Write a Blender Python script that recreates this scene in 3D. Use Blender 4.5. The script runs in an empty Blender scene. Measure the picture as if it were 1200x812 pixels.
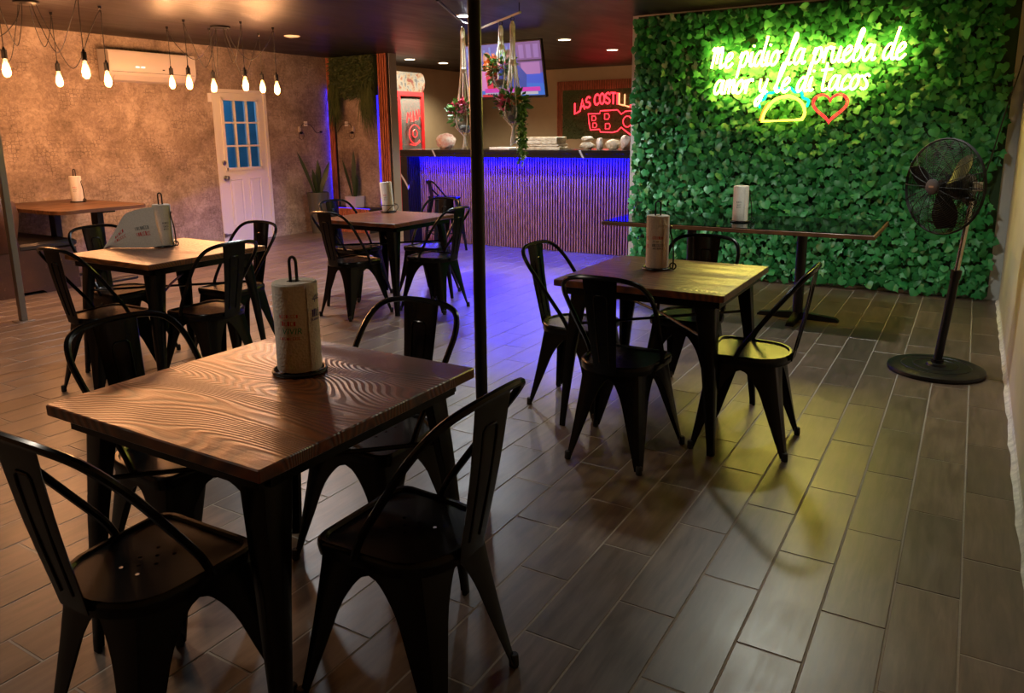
import bpy, bmesh, math, random
from mathutils import Vector, Matrix
from mathutils.geometry import delaunay_2d_cdt
R = math.radians
PI = math.pi
random.seed(7)
scene = bpy.context.scene
col = scene.collection

# ------------------------------------------------------------------ camera, world, exposure
CAM_ROT = Matrix(((0.85775106, -0.09782252, 0.50467205),
                  (0.5139511, 0.18387782, -0.83788019),
                  (-0.01083445, 0.97806937, 0.20799739)))
CAM_LOC = Vector((0, 0, 1.44225))
FPX, CYPX = 892.0, 344.0
cam_d = bpy.data.cameras.new('camera')
cam_d.sensor_fit = 'HORIZONTAL'
cam_d.sensor_width = 36.0
cam_d.lens = FPX / 1200 * 36
cam_d.shift_y = -(406 - CYPX) / 1200
cam_d.clip_start = 0.02
cam = bpy.data.objects.new('camera', cam_d)
cam.matrix_world = Matrix.Translation(CAM_LOC) @ CAM_ROT.to_4x4()
col.objects.link(cam)
scene.camera = cam

world = bpy.data.worlds.new('night')
scene.world = world
world.use_nodes = True
world.node_tree.nodes['Background'].inputs[0].default_value = (0.02, 0.035, 0.06, 1)
world.node_tree.nodes['Background'].inputs[1].default_value = 0.25

vs = scene.view_settings
vs.view_transform = 'Standard'
vs.look = 'None'
vs.exposure = 1.0
vs.gamma = 1.0
vs.use_curve_mapping = False
try:
    scene.cycles.use_denoising = True
    scene.cycles.sample_clamp_indirect = 6.0
    scene.cycles.max_bounces = 8
    scene.cycles.caustics_reflective = False
    scene.cycles.caustics_refractive = False
except Exception:
    pass

# ------------------------------------------------------------------ room constants (metres)
XL, XR = -8.53, 0.285          # left wallpaper wall, right cream wall
YN, YS = 12.95, -2.6           # wall behind the bar, wall behind the viewer
YIVY = 7.5                     # face of the wall that carries the ivy
H = 2.557
XIVY = -3.07

# ------------------------------------------------------------------ helpers
def tag(o, label=None, cat=None, group=None, kind=None):
    if label: o['label'] = label
    if cat: o['category'] = cat
    if group: o['group'] = group
    if kind: o['kind'] = kind
    return o

def empty(name, loc=(0, 0, 0), rz=0.0, label=None, cat=None, group=None):
    o = bpy.data.objects.new(name, None)
    o.empty_display_size = 0.1
    o.location = loc
    o.rotation_euler = (0, 0, rz)
    col.objects.link(o)
    return tag(o, label, cat, group)

def link(name, me, parent=None, loc=None):
    o = bpy.data.objects.new(name, me)
    col.objects.link(o)
    if parent is not None: o.parent = parent
    if loc is not None: o.location = loc
    return o

def copy_tree(o, parent=None):
    c = o.copy()
    col.objects.link(c)
    c.parent = parent
    for ch in list(o.children):
        copy_tree(ch, c)
    return c

def catmull(pts, n=6, closed=False):
    P = [Vector(p) for p in pts]
    out = []
    m = len(P)
    rng = range(m) if closed else range(m - 1)
    for i in rng:
        p1, p2 = P[i], P[(i + 1) % m]
        p0 = P[i - 1] if (i > 0 or closed) else p1 * 2 - p2
        p3 = P[(i + 2) % m] if (i + 2 < m or closed) else p2 * 2 - p1
        for k in range(n):
            t = k / n
            out.append(0.5 * ((2 * p1) + (p2 - p0) * t + (2 * p0 - 5 * p1 + 4 * p2 - p3) * t * t + (3 * p1 - p0 - 3 * p2 + p3) * t ** 3))
    if not closed: out.append(P[-1])
    return out

class MB:
    """collects geometry of one part"""
    def __init__(s):
        s.v, s.f, s.m = [], [], []
    def add(s, verts, faces, mi=0):
        b = len(s.v)
        s.v += [tuple(v) for v in verts]
        s.f += [tuple(b + i for i in f) for f in faces]
        s.m += [mi] * len(faces)
        return s
    def box(s, x0, x1, y0, y1, z0, z1, mi=0):
        return s.add([(x0, y0, z0), (x1, y0, z0), (x1, y1, z0), (x0, y1, z0), (x0, y0, z1), (x1, y0, z1), (x1, y1, z1), (x0, y1, z1)],
                     [(0, 3, 2, 1), (4, 5, 6, 7), (0, 1, 5, 4), (1, 2, 6, 5), (2, 3, 7, 6), (3, 0, 4, 7)], mi)
    def bbox(s, x0, x1, y0, y1, z0, z1, b=0.004, mi=0):
        """box with chamfered edges, as three stacked rings top and bottom"""
        rings = []
        for z, i in ((z0, b), (z0 + b, 0), (z1 - b, 0), (z1, b)):
            c = b
            xa, xb, ya, yb = x0 + i, x1 - i, y0 + i, y1 - i
            rings.append([(xa + c, ya, z), (xb - c, ya, z), (xb, ya + c, z), (xb, yb - c, z), (xb - c, yb, z), (xa + c, yb, z), (xa, yb - c, z), (xa, ya + c, z)])
        return s.loft(rings, cap=True, mi=mi)
    def loft(s, rings, closed=True, cap=False, mi=0):
        n = len(rings[0])
        v = [p for r in rings for p in r]
        f = []
        for i in range(len(rings) - 1):
            for j in range(n if closed else n - 1):
                k = (j + 1) % n
                f.append((i * n + j, i * n + k, (i + 1) * n + k, (i + 1) * n + j))
        if cap:
            f.append(tuple(reversed(range(n))))
            f.append(tuple((len(rings) - 1) * n + j for j in range(n)))
        return s.add(v, f, mi)
    def lathe(s, prof, n=20, cx=0, cy=0, mi=0, cap=True):
        rings = []
        for r, z in prof:
            rings.append([(cx + r * math.cos(2 * PI * j / n), cy + r * math.sin(2 * PI * j / n), z) for j in range(n)])
        return s.loft(rings, True, cap, mi)
    def tube(s, pts, r=0.01, n=8, closed=False, cap=True, mi=0):
        P = [Vector(p) for p in pts]
        m = len(P)
        rr = r if isinstance(r, (list, tuple)) else [r] * m
        rings = []
        up = None
        for i in range(m):
            if closed: d = P[(i + 1) % m] - P[i - 1]
            else: d = P[min(i + 1, m - 1)] - P[max(i - 1, 0)]
            if d.length < 1e-9: d = Vector((0, 0, 1))
            d.normalize()
            if up is None:
                up = Vector((0, 0, 1)) if abs(d.z) < 0.9 else Vector((1, 0, 0))
            a = d.cross(up)
            if a.length < 1e-6: a = d.orthogonal()
            a.normalize()
            up = a.cross(d).normalized()
            rings.append([P[i] + rr[i] * (math.cos(2 * PI * j / n) * a + math.sin(2 * PI * j / n) * up) for j in range(n)])
        if closed: rings.append(rings[0])
        return s.loft(rings, True, cap and not closed, mi)
    def disc(s, c, r, nrm=(0, 0, 1), n=16, mi=0):
        nrm = Vector(nrm).normalized()
        a = nrm.orthogonal().normalized(); b = nrm.cross(a)
        c = Vector(c)
        return s.add([c + r * (math.cos(2 * PI * j / n) * a + math.sin(2 * PI * j / n) * b) for j in range(n)], [tuple(range(n))], mi)
    def sphere(s, c, r, nu=12, nv=8, sc=(1, 1, 1), mi=0, fn=None):
        rings = []
        for i in range(nv + 1):
            th = PI * i / nv
            ring = []
            for j in range(nu):
                ph = 2 * PI * j / nu
                d = Vector((math.sin(th) * math.cos(ph), math.sin(th) * math.sin(ph), -math.cos(th)))
                k = fn(d) if fn else 1
                ring.append((c[0] + r * sc[0] * d.x * k, c[1] + r * sc[1] * d.y * k, c[2] + r * sc[2] * d.z * k))
            rings.append(ring)
        return s.loft(rings, True, False, mi)
    def xf(s, M):
        s.v = [tuple(M @ Vector(v)) for v in s.v]
        return s
    def mesh(s, name, mats, smooth=35):
        me = bpy.data.meshes.new(name)
        me.from_pydata(s.v, [], s.f)
        if not isinstance(mats, (list, tuple)): mats = [mats]
        for m in mats: me.materials.append(m)
        if len(mats) > 1: me.polygons.foreach_set('material_index', s.m)
        bm = bmesh.new(); bm.from_mesh(me)
        bmesh.ops.remove_doubles(bm, verts=bm.verts, dist=1e-6)
        bmesh.ops.recalc_face_normals(bm, faces=bm.faces)
        bm.to_mesh(me); bm.free()
        if smooth:
            me.polygons.foreach_set('use_smooth', [True] * len(me.polygons))
            me.set_sharp_from_angle(angle=R(smooth))
        me.update()
        return me
    def build(s, name, mats, parent=None, smooth=35, loc=None):
        return link(name, s.mesh(name, mats, smooth), parent, loc)

def solidify(me, t):
    bm = bmesh.new(); bm.from_mesh(me)
    bmesh.ops.solidify(bm, geom=bm.faces[:], thickness=t)
    bm.to_mesh(me); bm.free()
    me.set_sharp_from_angle(angle=R(35))

def px(p):
    """pixel of a world point in the 1200x812 frame (used only to choose which repeats show largest)"""
    d = CAM_ROT.transposed() @ (Vector(p) - CAM_LOC)
    if d.z > -0.05: return None
    return (600 + FPX * d.x / -d.z, CYPX - FPX * d.y / -d.z, -d.z)

# ------------------------------------------------------------------ materials
class NT:
    def __init__(s, name):
        s.mat = bpy.data.materials.new(name)
        s.mat.use_nodes = True
        s.t = s.mat.node_tree
        s.b = s.t.nodes['Principled BSDF']
    def n(s, typ, **kw):
        nd = s.t.nodes.new(typ)
        for k, v in kw.items():
            if k.startswith('i_'):
                nd.inputs[k[2:].replace('_', ' ')].default_value = v
            else: setattr(nd, k, v)
        return nd
    def l(s, a, b): s.t.links.new(a, b)
    def set(s, **kw):
        for k, v in kw.items():
            s.b.inputs[k.replace('_', ' ')].default_value = v
        return s
    def ramp(s, fac, stops):
        nd = s.t.nodes.new('ShaderNodeValToRGB')
        e = nd.color_ramp.elements
        while len(e) < len(stops): e.new(0.5)
        for el, (p, c) in zip(e, stops):
            el.position = p
            el.color = (c[0], c[1], c[2], 1) if len(c) == 3 else c
        s.l(fac, nd.inputs[0])
        return nd.outputs[0]
    def noise(s, vec, scale=5, detail=4, rough=0.55, dist=0.0):
        nd = s.n('ShaderNodeTexNoise')
        nd.inputs['Scale'].default_value = scale
        nd.inputs['Detail'].default_value = detail
        nd.inputs['Roughness'].default_value = rough
        nd.inputs['Distortion'].default_value = dist
        if vec is not None: s.l(vec, nd.inputs['Vector'])
        return nd.outputs['Fac']
    def coords(s, kind='Object', scale=(1, 1, 1), rot=(0, 0, 0)):
        tc = s.n('ShaderNodeTexCoord')
        mp = s.n('ShaderNodeMapping')
        mp.inputs['Scale'].default_value = scale
        mp.inputs['Rotation'].default_value = rot
        s.l(tc.outputs[kind], mp.inputs['Vector'])
        return mp.outputs[0]
    def mix(s, fac, a, b, mode='MIX'):
        nd = s.n('ShaderNodeMix', data_type='RGBA', blend_type=mode)
        for val, inp in ((fac, nd.inputs[0]), (a, nd.inputs[6]), (b, nd.inputs[7])):
            if hasattr(val, 'is_output'): s.l(val, inp)
            elif isinstance(val, (int, float)): inp.default_value = val
            else: inp.default_value = (*val, 1) if len(val) == 3 else val
        return nd.outputs[2]
    def math(s, op, a, b=0.0):
        nd = s.n('ShaderNodeMath', operation=op)
        for val, inp in ((a, nd.inputs[0]), (b, nd.inputs[1])):
            if hasattr(val, 'is_output'): s.l(val, inp)
            else: inp.default_value = val
        return nd.outputs[0]
    def bump(s, h, strength=0.3, dist=0.01):
        nd = s.n('ShaderNodeBump')
        nd.inputs['Strength'].default_value = strength
        nd.inputs['Distance'].default_value = dist
        s.l(h, nd.inputs['Height'])
        s.l(nd.outputs[0], s.b.inputs['Normal'])
    def base(s, c): s.l(c, s.b.inputs['Base Color'])
    def rough(s, c): s.l(c, s.b.inputs['Roughness'])

def plain(name, c, rough=0.5, metal=0.0, spec=0.5, coat=0.0, grain=0.0, gscale=60):
    m = NT(name)
    m.set(Base_Color=(*c, 1), Roughness=rough, Metallic=metal, Specular_IOR_Level=spec, Coat_Weight=coat)
    if grain:
        v = m.coords('Object')
        f = m.noise(v, gscale, 3)
        m.base(m.mix(f, tuple(x * (1 - grain) for x in c), tuple(min(1, x * (1 + grain)) for x in c)))
        m.bump(f, 0.12, 0.002)
    return m.mat

def emis(name, c, s, base=(0.02, 0.02, 0.02)):
    m = NT(name)
    m.set(Base_Color=(*base, 1), Emission_Color=(*c, 1), Emission_Strength=s, Roughness=0.4)
    return m.mat

def rand_piece(m):
    a = m.n('ShaderNodeObjectInfo').outputs['Random']
    b = m.n('ShaderNodeNewGeometry').outputs['Random Per Island']
    return m.math('FRACT', m.math('ADD', a, m.math('MULTIPLY', b, 7.31)))

M = {}
# floor tile: grey-brown wood-look porcelain
m = NT('tile_wood_look')
v = m.coords('Object', (14, 1.6, 4)); rp = rand_piece(m)
ad = m.n('ShaderNodeVectorMath', operation='ADD'); m.l(v, ad.inputs[0])
cb = m.n('ShaderNodeCombineXYZ'); m.l(m.math('MULTIPLY', rp, 40), cb.inputs[0]); m.l(m.math('MULTIPLY', rp, 17), cb.inputs[1]); m.l(cb.outputs[0], ad.inputs[1])
g = m.noise(ad.outputs[0], 2.2, 6, 0.62, 0.4)
sm = m.noise(m.coords('Object', (3, 3, 3)), 1.4, 3)
c1 = m.ramp(g, [(0.28, (0.078, 0.055, 0.040)), (0.52, (0.136, 0.098, 0.071)), (0.78, (0.200, 0.150, 0.112))])
tint = m.ramp(rp, [(0, (0.72, 0.72, 0.72)), (0.5, (0.95, 0.93, 0.9)), (1, (1.15, 1.12, 1.08))])
m.base(m.mix(1.0, c1, tint, 'MULTIPLY'))
m.rough(m.ramp(m.math('ADD', m.math('MULTIPLY', g, 0.5), m.math('MULTIPLY', sm, 0.5)), [(0.3, (0.29,) * 3), (0.7, (0.44,) * 3)]))
m.bump(g, 0.10, 0.002)
m.set(Specular_IOR_Level=0.8)
M['tile'] = m.mat
M['grout'] = plain('grout', (0.36, 0.33, 0.28), 0.85, grain=0.2)

# weathered wallpaper: beige plaster print with patches of small brick lines
def wallpaper(name, ax):
    m = NT(name)
    tc = m.n('ShaderNodeTexCoord')
    sp = m.n('ShaderNodeSeparateXYZ'); m.l(tc.outputs['Object'], sp.inputs[0])
    cb = m.n('ShaderNodeCombineXYZ'); m.l(sp.outputs[ax], cb.inputs[0]); m.l(sp.outputs[2], cb.inputs[1])
    vec = cb.outputs[0]
    n1 = m.noise(vec, 2.6, 8, 0.7, 0.5)
    n2 = m.noise(vec, 26, 5, 0.75, 0.8)
    base = m.ramp(m.math('ADD', m.math('MULTIPLY', n1, 0.6), m.math('MULTIPLY', n2, 0.4)), [(0.36, (0.15, 0.112, 0.085)), (0.5, (0.30, 0.235, 0.185)), (0.63, (0.50, 0.41, 0.33))])
    br = m.n('ShaderNodeTexVoronoi', feature='DISTANCE_TO_EDGE')
    br.inputs['Scale'].default_value = 24
    br.inputs['Randomness'].default_value = 0.45
    m.l(vec, br.inputs['Vector'])
    edge = m.ramp(br.outputs['Distance'], [(0.03, (1, 1, 1)), (0.09, (0, 0, 0))])
    mask = m.ramp(m.noise(vec, 3.4, 5, 0.7), [(0.50, (0, 0, 0)), (0.60, (1, 1, 1))])
    lines = m.math('MULTIPLY', edge, mask)
    out = m.mix(m.math('MULTIPLY', lines, 0.62), base, (0.06, 0.045, 0.038))
    m.base(out)
    m.set(Roughness=0.7, Specular_IOR_Level=0.3)
    m.bump(n2, 0.15, 0.004)
    return m.mat
M['paper_left'] = wallpaper('wallpaper_weathered', 1)
M['paper_niche'] = wallpaper('wallpaper_weathered_niche', 0)

def paint(name, c, rough=0.6, var=0.12, sc=3):
    m = NT(name)
    v = m.coords('Object')
    f = m.noise(v, sc, 5, 0.6)
    m.base(m.ramp(f, [(0.3, tuple(x * (1 - var) for x in c)), (0.7, tuple(min(1, x * (1 + var)) for x in c))]))
    m.set(Roughness=rough)
    m.bump(m.noise(v, 90, 2), 0.05, 0.001)
    return m.mat
M['cream'] = paint('cream_paint', (0.62, 0.56, 0.42), 0.55, 0.08)
M['tan'] = paint('tan_paint', (0.42, 0.335, 0.215), 0.6, 0.06)
M['white_wall'] = paint('white_paint', (0.62, 0.62, 0.60), 0.6, 0.05)
M['caulk'] = paint('white_caulk', (0.7, 0.68, 0.62), 0.7, 0.25, 25)
m = NT('dark_ceiling_paint')
v = m.coords('Object', (1, 0.35, 1))
f = m.noise(v, 2.2, 6, 0.6, 0.6)
m.base(m.ramp(f, [(0.3, (0.007, 0.005, 0.006)), (0.7, (0.016, 0.010, 0.011))]))
m.rough(m.ramp(f, [(0.3, (0.34,) * 3), (0.7, (0.5,) * 3)]))
m.set(Specular_IOR_Level=0.22)
m.bump(m.noise(m.coords('Object', (1.2, 0.25, 1)), 1.6, 3, 0.5, 0.8), 0.35, 0.06)
M['ceiling'] = m.mat

# table wood
def wood(name, dark, light, sc=1.0, rough=0.3, bump=0.35, rot=0, lines=14, coat=0):
    m = NT(name)
    rp = m.n('ShaderNodeObjectInfo').outputs['Random']
    v = m.coords('Object', (1, 1, 1), (0, 0, rot))
    mp = m.n('ShaderNodeMapping'); mp.inputs['Scale'].default_value = (0.55 * sc, 2.6 * sc, 1.0)
    cb = m.n('ShaderNodeCombineXYZ'); m.l(m.math('MULTIPLY', rp, 31.0), cb.inputs[0]); m.l(m.math('MULTIPLY', rp, 17.0), cb.inputs[1])
    m.l(v, mp.inputs[0]); m.l(cb.outputs[0], mp.inputs['Location'])
    n0 = m.noise(mp.outputs[0], 1.1, 2.0, 0.4, 0.15)
    ring = m.math('PINGPONG', m.math('MULTIPLY', n0, float(lines)), 0.5)
    ring = m.math('MULTIPLY', ring, 2.0)
    fib = m.noise(m.coords('Object', (5, 90, 40), (0, 0, rot)), 2.0, 4, 0.6)
    f = m.math('ADD', m.math('MULTIPLY', ring, 0.6), m.math('MULTIPLY', fib, 0.4))
    m.base(m.ramp(f, [(0.2, dark), (0.5, tuple((a + b) / 2 for a, b in zip(dark, light))), (0.8, light)]))
    m.rough(m.ramp(f, [(0.1, (rough + 0.14,) * 3), (0.8, (rough,) * 3)]))
    m.bump(f, bump, 0.003)
    m.set(Specular_IOR_Level=0.4 if coat else 0.55)
    if coat:
        m.set(Coat_Weight=0.75, Coat_Roughness=0.32, Coat_IOR=1.55)
        m.l(m.b.inputs['Normal'].links[0].from_socket, m.b.inputs['Coat Normal'])
    return m.mat
M['table_wood'] = wood('oak_tabletop_stain', (0.050, 0.011, 0.002), (0.215, 0.055, 0.007), 1.0, 0.30, 0.5, 0, 84, 1)
M['table_edge'] = wood('oak_edge', (0.10, 0.042, 0.018), (0.17, 0.075, 0.032), 1.0, 0.4, 0.2)
M['booth_wood'] = wood('booth_table_wood', (0.060, 0.026, 0.011), (0.14, 0.065, 0.027), 1.0, 0.4, 0.2, PI / 2)
M['slat'] = wood('slat_walnut', (0.22, 0.090, 0.060), (0.36, 0.165, 0.115), 2.0, 0.45, 0.1, PI / 2)
M['slat_orange'] = wood('slat_reddish', (0.36, 0.095, 0.042), (0.52, 0.160, 0.075), 2.0, 0.45, 0.1, PI / 2)
M['black_metal'] = plain('black_powder_coat', (0.003, 0.003, 0.0034), 0.23, 0.0, 0.27, 0.0)
M['black_steel'] = plain('black_satin_steel', (0.005, 0.005, 0.0055), 0.32, 0.0, 0.4)
M['black_rubber'] = plain('black_rubber', (0.012, 0.012, 0.012), 0.7)
M['black_plastic'] = plain('black_plastic', (0.006, 0.006, 0.007), 0.42, 0.0, 0.3)
M['grey_steel'] = plain('grey_steel', (0.22, 0.20, 0.18), 0.38, 0.7)
M['chrome'] = plain('chrome', (0.6, 0.58, 0.54), 0.18, 1.0)
M['brass'] = plain('aged_nickel', (0.42, 0.36, 0.28), 0.3, 1.0)
M['white_door'] = plain('white_door_paint', (0.70, 0.68, 0.64), 0.4, grain=0.03)
M['white_plastic'] = plain('white_plastic', (0.75, 0.72, 0.67), 0.35)
M['dark_gap'] = plain('dark_backing', (0.012, 0.008, 0.007), 0.8)
M['panel_dark'] = plain('dark_walnut_backing', (0.008, 0.005, 0.004), 0.8)
# paper towel
m = NT('paper_towel')
v = m.coords('Object', (1, 1, 1))
vo = m.n('ShaderNodeTexVoronoi'); vo.inputs['Scale'].default_value = 130; m.l(v, vo.inputs['Vector'])
m.base(m.ramp(vo.outputs['Distance'], [(0, (0.66, 0.63, 0.57)), (1, (0.78, 0.75, 0.69))]))
m.set(Roughness=0.9, Specular_IOR_Level=0.1)
m.bump(vo.outputs['Distance'], 0.35, 0.003)
M['paper'] = m.mat
M['ink_red'] = plain('red_print', (0.62, 0.10, 0.09), 0.9)
M['ink_green'] = plain('green_print', (0.03, 0.36, 0.24), 0.9)
M['ink_blue'] = plain('violet_print', (0.10, 0.08, 0.28), 0.9)
M['ink_grey'] = plain('grey_print', (0.18, 0.20, 0.20), 0.9)
# black marble with white veins
m = NT('black_marble')
v = m.coords('Object', (1, 1, 1), (0.3, 0.5, 0.6))
w = m.n('ShaderNodeTexWave', wave_type='BANDS'); w.inputs['Scale'].default_value = 0.6; w.inputs['Distortion'].default_value = 6; w.inputs['Detail'].default_value = 3; w.inputs['Detail Scale'].default_value = 0.7
m.l(v, w.inputs['Vector'])
m.base(m.ramp(w.outputs['Fac'], [(0.0, (0.006, 0.006, 0.007)), (0.9945, (0.007, 0.007, 0.008)), (0.999, (0.45, 0.43, 0.42))]))
m.set(Roughness=0.18)
M['marble'] = m.mat
# foliage
def leafmat(name, a, b, c, rough=0.38, trans=0.0):
    m = NT(name)
    r = rand_piece(m)
    f = m.noise(m.coords('Object'), 30, 2)
    cc = m.ramp(r, [(0, a), (0.5, b), (1, c)])
    m.base(m.mix(m.math('MULTIPLY', f, 0.35), cc, tuple(x * 0.5 for x in a)))
    m.set(Roughness=rough, Specular_IOR_Level=0.45, Subsurface_Weight=0.0)
    return m.mat
M['ivy'] = leafmat('ivy_leaf', (0.017, 0.195, 0.048), (0.034, 0.30, 0.080), (0.078, 0.43, 0.145), 0.40)
M['moss'] = leafmat('moss_leaf', (0.030, 0.055, 0.013), (0.065, 0.105, 0.026), (0.11, 0.135, 0.045), 0.6)
M['snake'] = leafmat('snake_leaf', (0.018, 0.035, 0.016), (0.03, 0.055, 0.022), (0.04, 0.07, 0.03), 0.4)
M['vine'] = leafmat('vine_leaf', (0.06, 0.17, 0.03), (0.11, 0.27, 0.05), (0.17, 0.36, 0.08), 0.45)
M['flower_pink'] = leafmat('flower_pink', (0.60, 0.05, 0.14), (0.75, 0.13, 0.24), (0.80, 0.36, 0.42), 0.6)
M['flower_orange'] = leafmat('flower_orange', (0.72, 0.22, 0.05), (0.75, 0.38, 0.12), (0.65, 0.12, 0.08), 0.6)
M['backing_green'] = plain('ivy_backing', (0.020, 0.055, 0.022), 0.8)
M['rope'] = plain('cotton_rope', (0.86, 0.82, 0.74), 0.9, grain=0.2, gscale=120)
M['stone_pot'] = plain('white_pot', (0.50, 0.44, 0.38), 0.6, grain=0.1)
M['metal_pot'] = plain('grey_pot', (0.12, 0.12, 0.10), 0.35, 0.6)
M['soil'] = plain('soil', (0.03, 0.02, 0.012), 0.95)
m = NT('clear_glass_bowl')
m.set(Base_Color=(0.85, 0.9, 0.88, 1), Roughness=0.05, Transmission_Weight=0.85, IOR=1.3)
M['glass'] = m.mat
m = NT('door_pane_glass')
m.set(Base_Color=(0.8, 0.9, 0.95, 1), Roughness=0.12, Transmission_Weight=1.0, IOR=1.2)
m.bump(m.noise(m.coords('Object', (1, 1, 1)), 22, 3), 0.5, 0.01)
M['pane'] = m.mat
M['table_glass'] = plain('dark_table_glass', (0.004, 0.008, 0.006), 0.04, 0.0, 0.16, 0.0)
m = NT('brown_leather')
f = m.noise(m.coords('Object'), 5, 6, 0.65)
m.base(m.ramp(f, [(0.3, (0.026, 0.009, 0.005)), (0.6, (0.055, 0.020, 0.010)), (0.8, (0.085, 0.036, 0.018))]))
m.set(Roughness=0.4); m.bump(m.noise(m.coords('Object'), 60, 3), 0.2, 0.003)
M['leather'] = m.mat
m = NT('worn_brown_panel')
v = m.coords('Object')
f = m.noise(v, 3, 6, 0.6)
sc_ = m.ramp(m.noise(v, 26, 4, 0.75), [(0.64, (0, 0, 0)), (0.68, (1, 1, 1))])
b0 = m.ramp(f, [(0.3, (0.024, 0.008, 0.004)), (0.7, (0.065, 0.024, 0.011))])
m.base(m.mix(m.math('MULTIPLY', sc_, 0.6), b0, (0.24, 0.14, 0.08)))
m.set(Roughness=0.5)
M['worn'] = m.mat
M['black_vinyl'] = plain('black_vinyl', (0.016, 0.014, 0.014), 0.4)
# light sources
M['neon_yellow'] = emis('neon_warm_yellow', (1.0, 0.71, 0.12), 16.0)
M['neon_taco_y'] = emis('neon_yellow', (1.0, 0.78, 0.03), 5.0)
M['neon_taco_g'] = emis('neon_green', (0.0, 0.85, 0.32), 1.6)
M['neon_taco_o'] = emis('neon_orange', (1.0, 0.20, 0.02), 1.5)
M['neon_heart'] = emis('neon_red_heart', (1.0, 0.03, 0.03), 1.3)
M['neon_red'] = emis('neon_red', (1.0, 0.022, 0.035), 2.6)
M['neon_red_dim'] = emis('neon_red_cooler', (1.0, 0.03, 0.03), 1.0)
M['neon_peach'] = emis('neon_peach', (1.0, 0.30, 0.12), 1.5)
M['led_blue'] = emis('led_blue', (0.0012, 0.0025, 1.0), 620.0)
M['led_blue_niche'] = emis('led_blue_niche', (0.02, 0.012, 1.0), 7.0)
M['bulb_core'] = emis('filament_glow', (1.0, 0.62, 0.22), 22.0)
m = NT('amber_bulb_glass')
m.set(Base_Color=(1, 0.75, 0.4, 1), Roughness=0.1, Emission_Color=(1.0, 0.42, 0.08, 1), Emission_Strength=2.6)
tr = m.n('ShaderNodeBsdfTransparent'); mx = m.n('ShaderNodeMixShader'); mx.inputs[0].default_value = 0.35
m.l(tr.outputs[0], mx.inputs[1]); m.l(m.b.outputs[0], mx.inputs[2])
m.l(mx.outputs[0], m.t.nodes['Material Output'].inputs['Surface'])
M['bulb_glass'] = m.mat
M['lamp_on_cool'] = emis('downlight_cool', (0.86, 0.95, 1.0), 8.0)
M['lamp_on_warm'] = emis('downlight_warm', (1.0, 0.80, 0.52), 8.0)
M['lamp_off'] = plain('downlight_lens', (0.75, 0.68, 0.6), 0.5)

def lamp(name, kind, loc, energy, color, parent=None, rot=(0, 0, 0), **kw):
    d = bpy.data.lights.new(name, kind)
    d.energy = energy
    d.color = color
    for k, v in kw.items(): setattr(d, k, v)
    o = bpy.data.objects.new(name, d)
    o.location = loc
    o.rotation_euler = rot
    col.objects.link(o)
    if parent is not None: o.parent = parent
    return o

# ------------------------------------------------------------------ the setting
def struct(name, mb, mat, label, cat, smooth=0):
    o = mb.build(name, mat, None, smooth)
    return tag(o, label, cat, None, 'structure')

TW, TL, TX0 = 0.184, 0.563, 0.0957
floor = struct('floor', MB().box(XL - 0.15, XR + 0.15, YS - 0.15, YN + 0.15, -0.12, -0.0015), M['grout'], 'floor of grey-brown wood-look tiles laid in running bond', 'floor')
def tile_mesh(w, l):
    b = 0.0022
    mb = MB()
    mb.loft([[(-w, -l, -0.004), (w, -l, -0.004), (w, l, -0.004), (-w, l, -0.004)], [(-w, -l, -b), (w, -l, -b), (w, l, -b), (-w, l, -b)],
             [(-w + b, -l + b, 0), (w - b, -l + b, 0), (w - b, l - b, 0), (-w + b, l - b, 0)]], True, True)
    return mb
TGAP = 0.0022
tiles = []
for k in range(-50, 3):
    xa = TX0 + k * TW + TGAP; xb = xa + TW - 2 * TGAP
    if xb < XL or xa > XR: continue
    xa2, xb2 = max(xa, XL), min(xb, XR)
    off = 4.221 + (k + 1) * 0.2746
    n0 = math.floor((YS - off) / TL)
    for n in range(n0, n0 + 40):
        ya = off + n * TL + TGAP; yb = ya + TL - 2 * TGAP
        if yb < YS or ya > YN: continue
        tiles.append((xa2, xb2, max(ya, YS), min(yb, YN)))
def tile_area(t):
    P = [px((x, y, 0)) for x, y in ((t[0], t[2]), (t[1], t[2]), (t[1], t[3]), (t[0], t[3]))]
    if any(p is None for p in P): return 0
    cx = sum(p[0] for p in P) / 4; cy = sum(p[1] for p in P) / 4
    if not (-20 < cx < 1220 and -20 < cy < 835): return 0
    return abs(sum(P[i][0] * P[(i + 1) % 4][1] - P[(i + 1) % 4][0] * P[i][1] for i in range(4))) / 2
tiles.sort(key=tile_area, reverse=True)
full = tile_mesh(TW / 2 - TGAP, TL / 2 - TGAP).mesh('tile', M['tile'], 0)
nt = 0; rest = MB()
for t in tiles:
    w, l = (t[1] - t[0]) / 2, (t[3] - t[2]) / 2
    cx, cy = (t[0] + t[1]) / 2, (t[2] + t[3]) / 2
    dz = random.uniform(-0.0006, 0.0006)
    if nt < 300:
        isfull = abs(w - TW / 2 + TGAP) < 1e-4 and abs(l - TL / 2 + TGAP) < 1e-4
        me = full if isfull else tile_mesh(w, l).mesh('tile', M['tile'], 0)
        o = link('tile', me, floor, (cx, cy, dz)); nt += 1
    else:
        tm = tile_mesh(w, l)
        rest.add([(a + cx, b + cy, c + dz) for a, b, c in tm.v], tm.f)
tag(rest.build('tile_field', M['tile'], floor, 0), kind='stuff')

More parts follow.
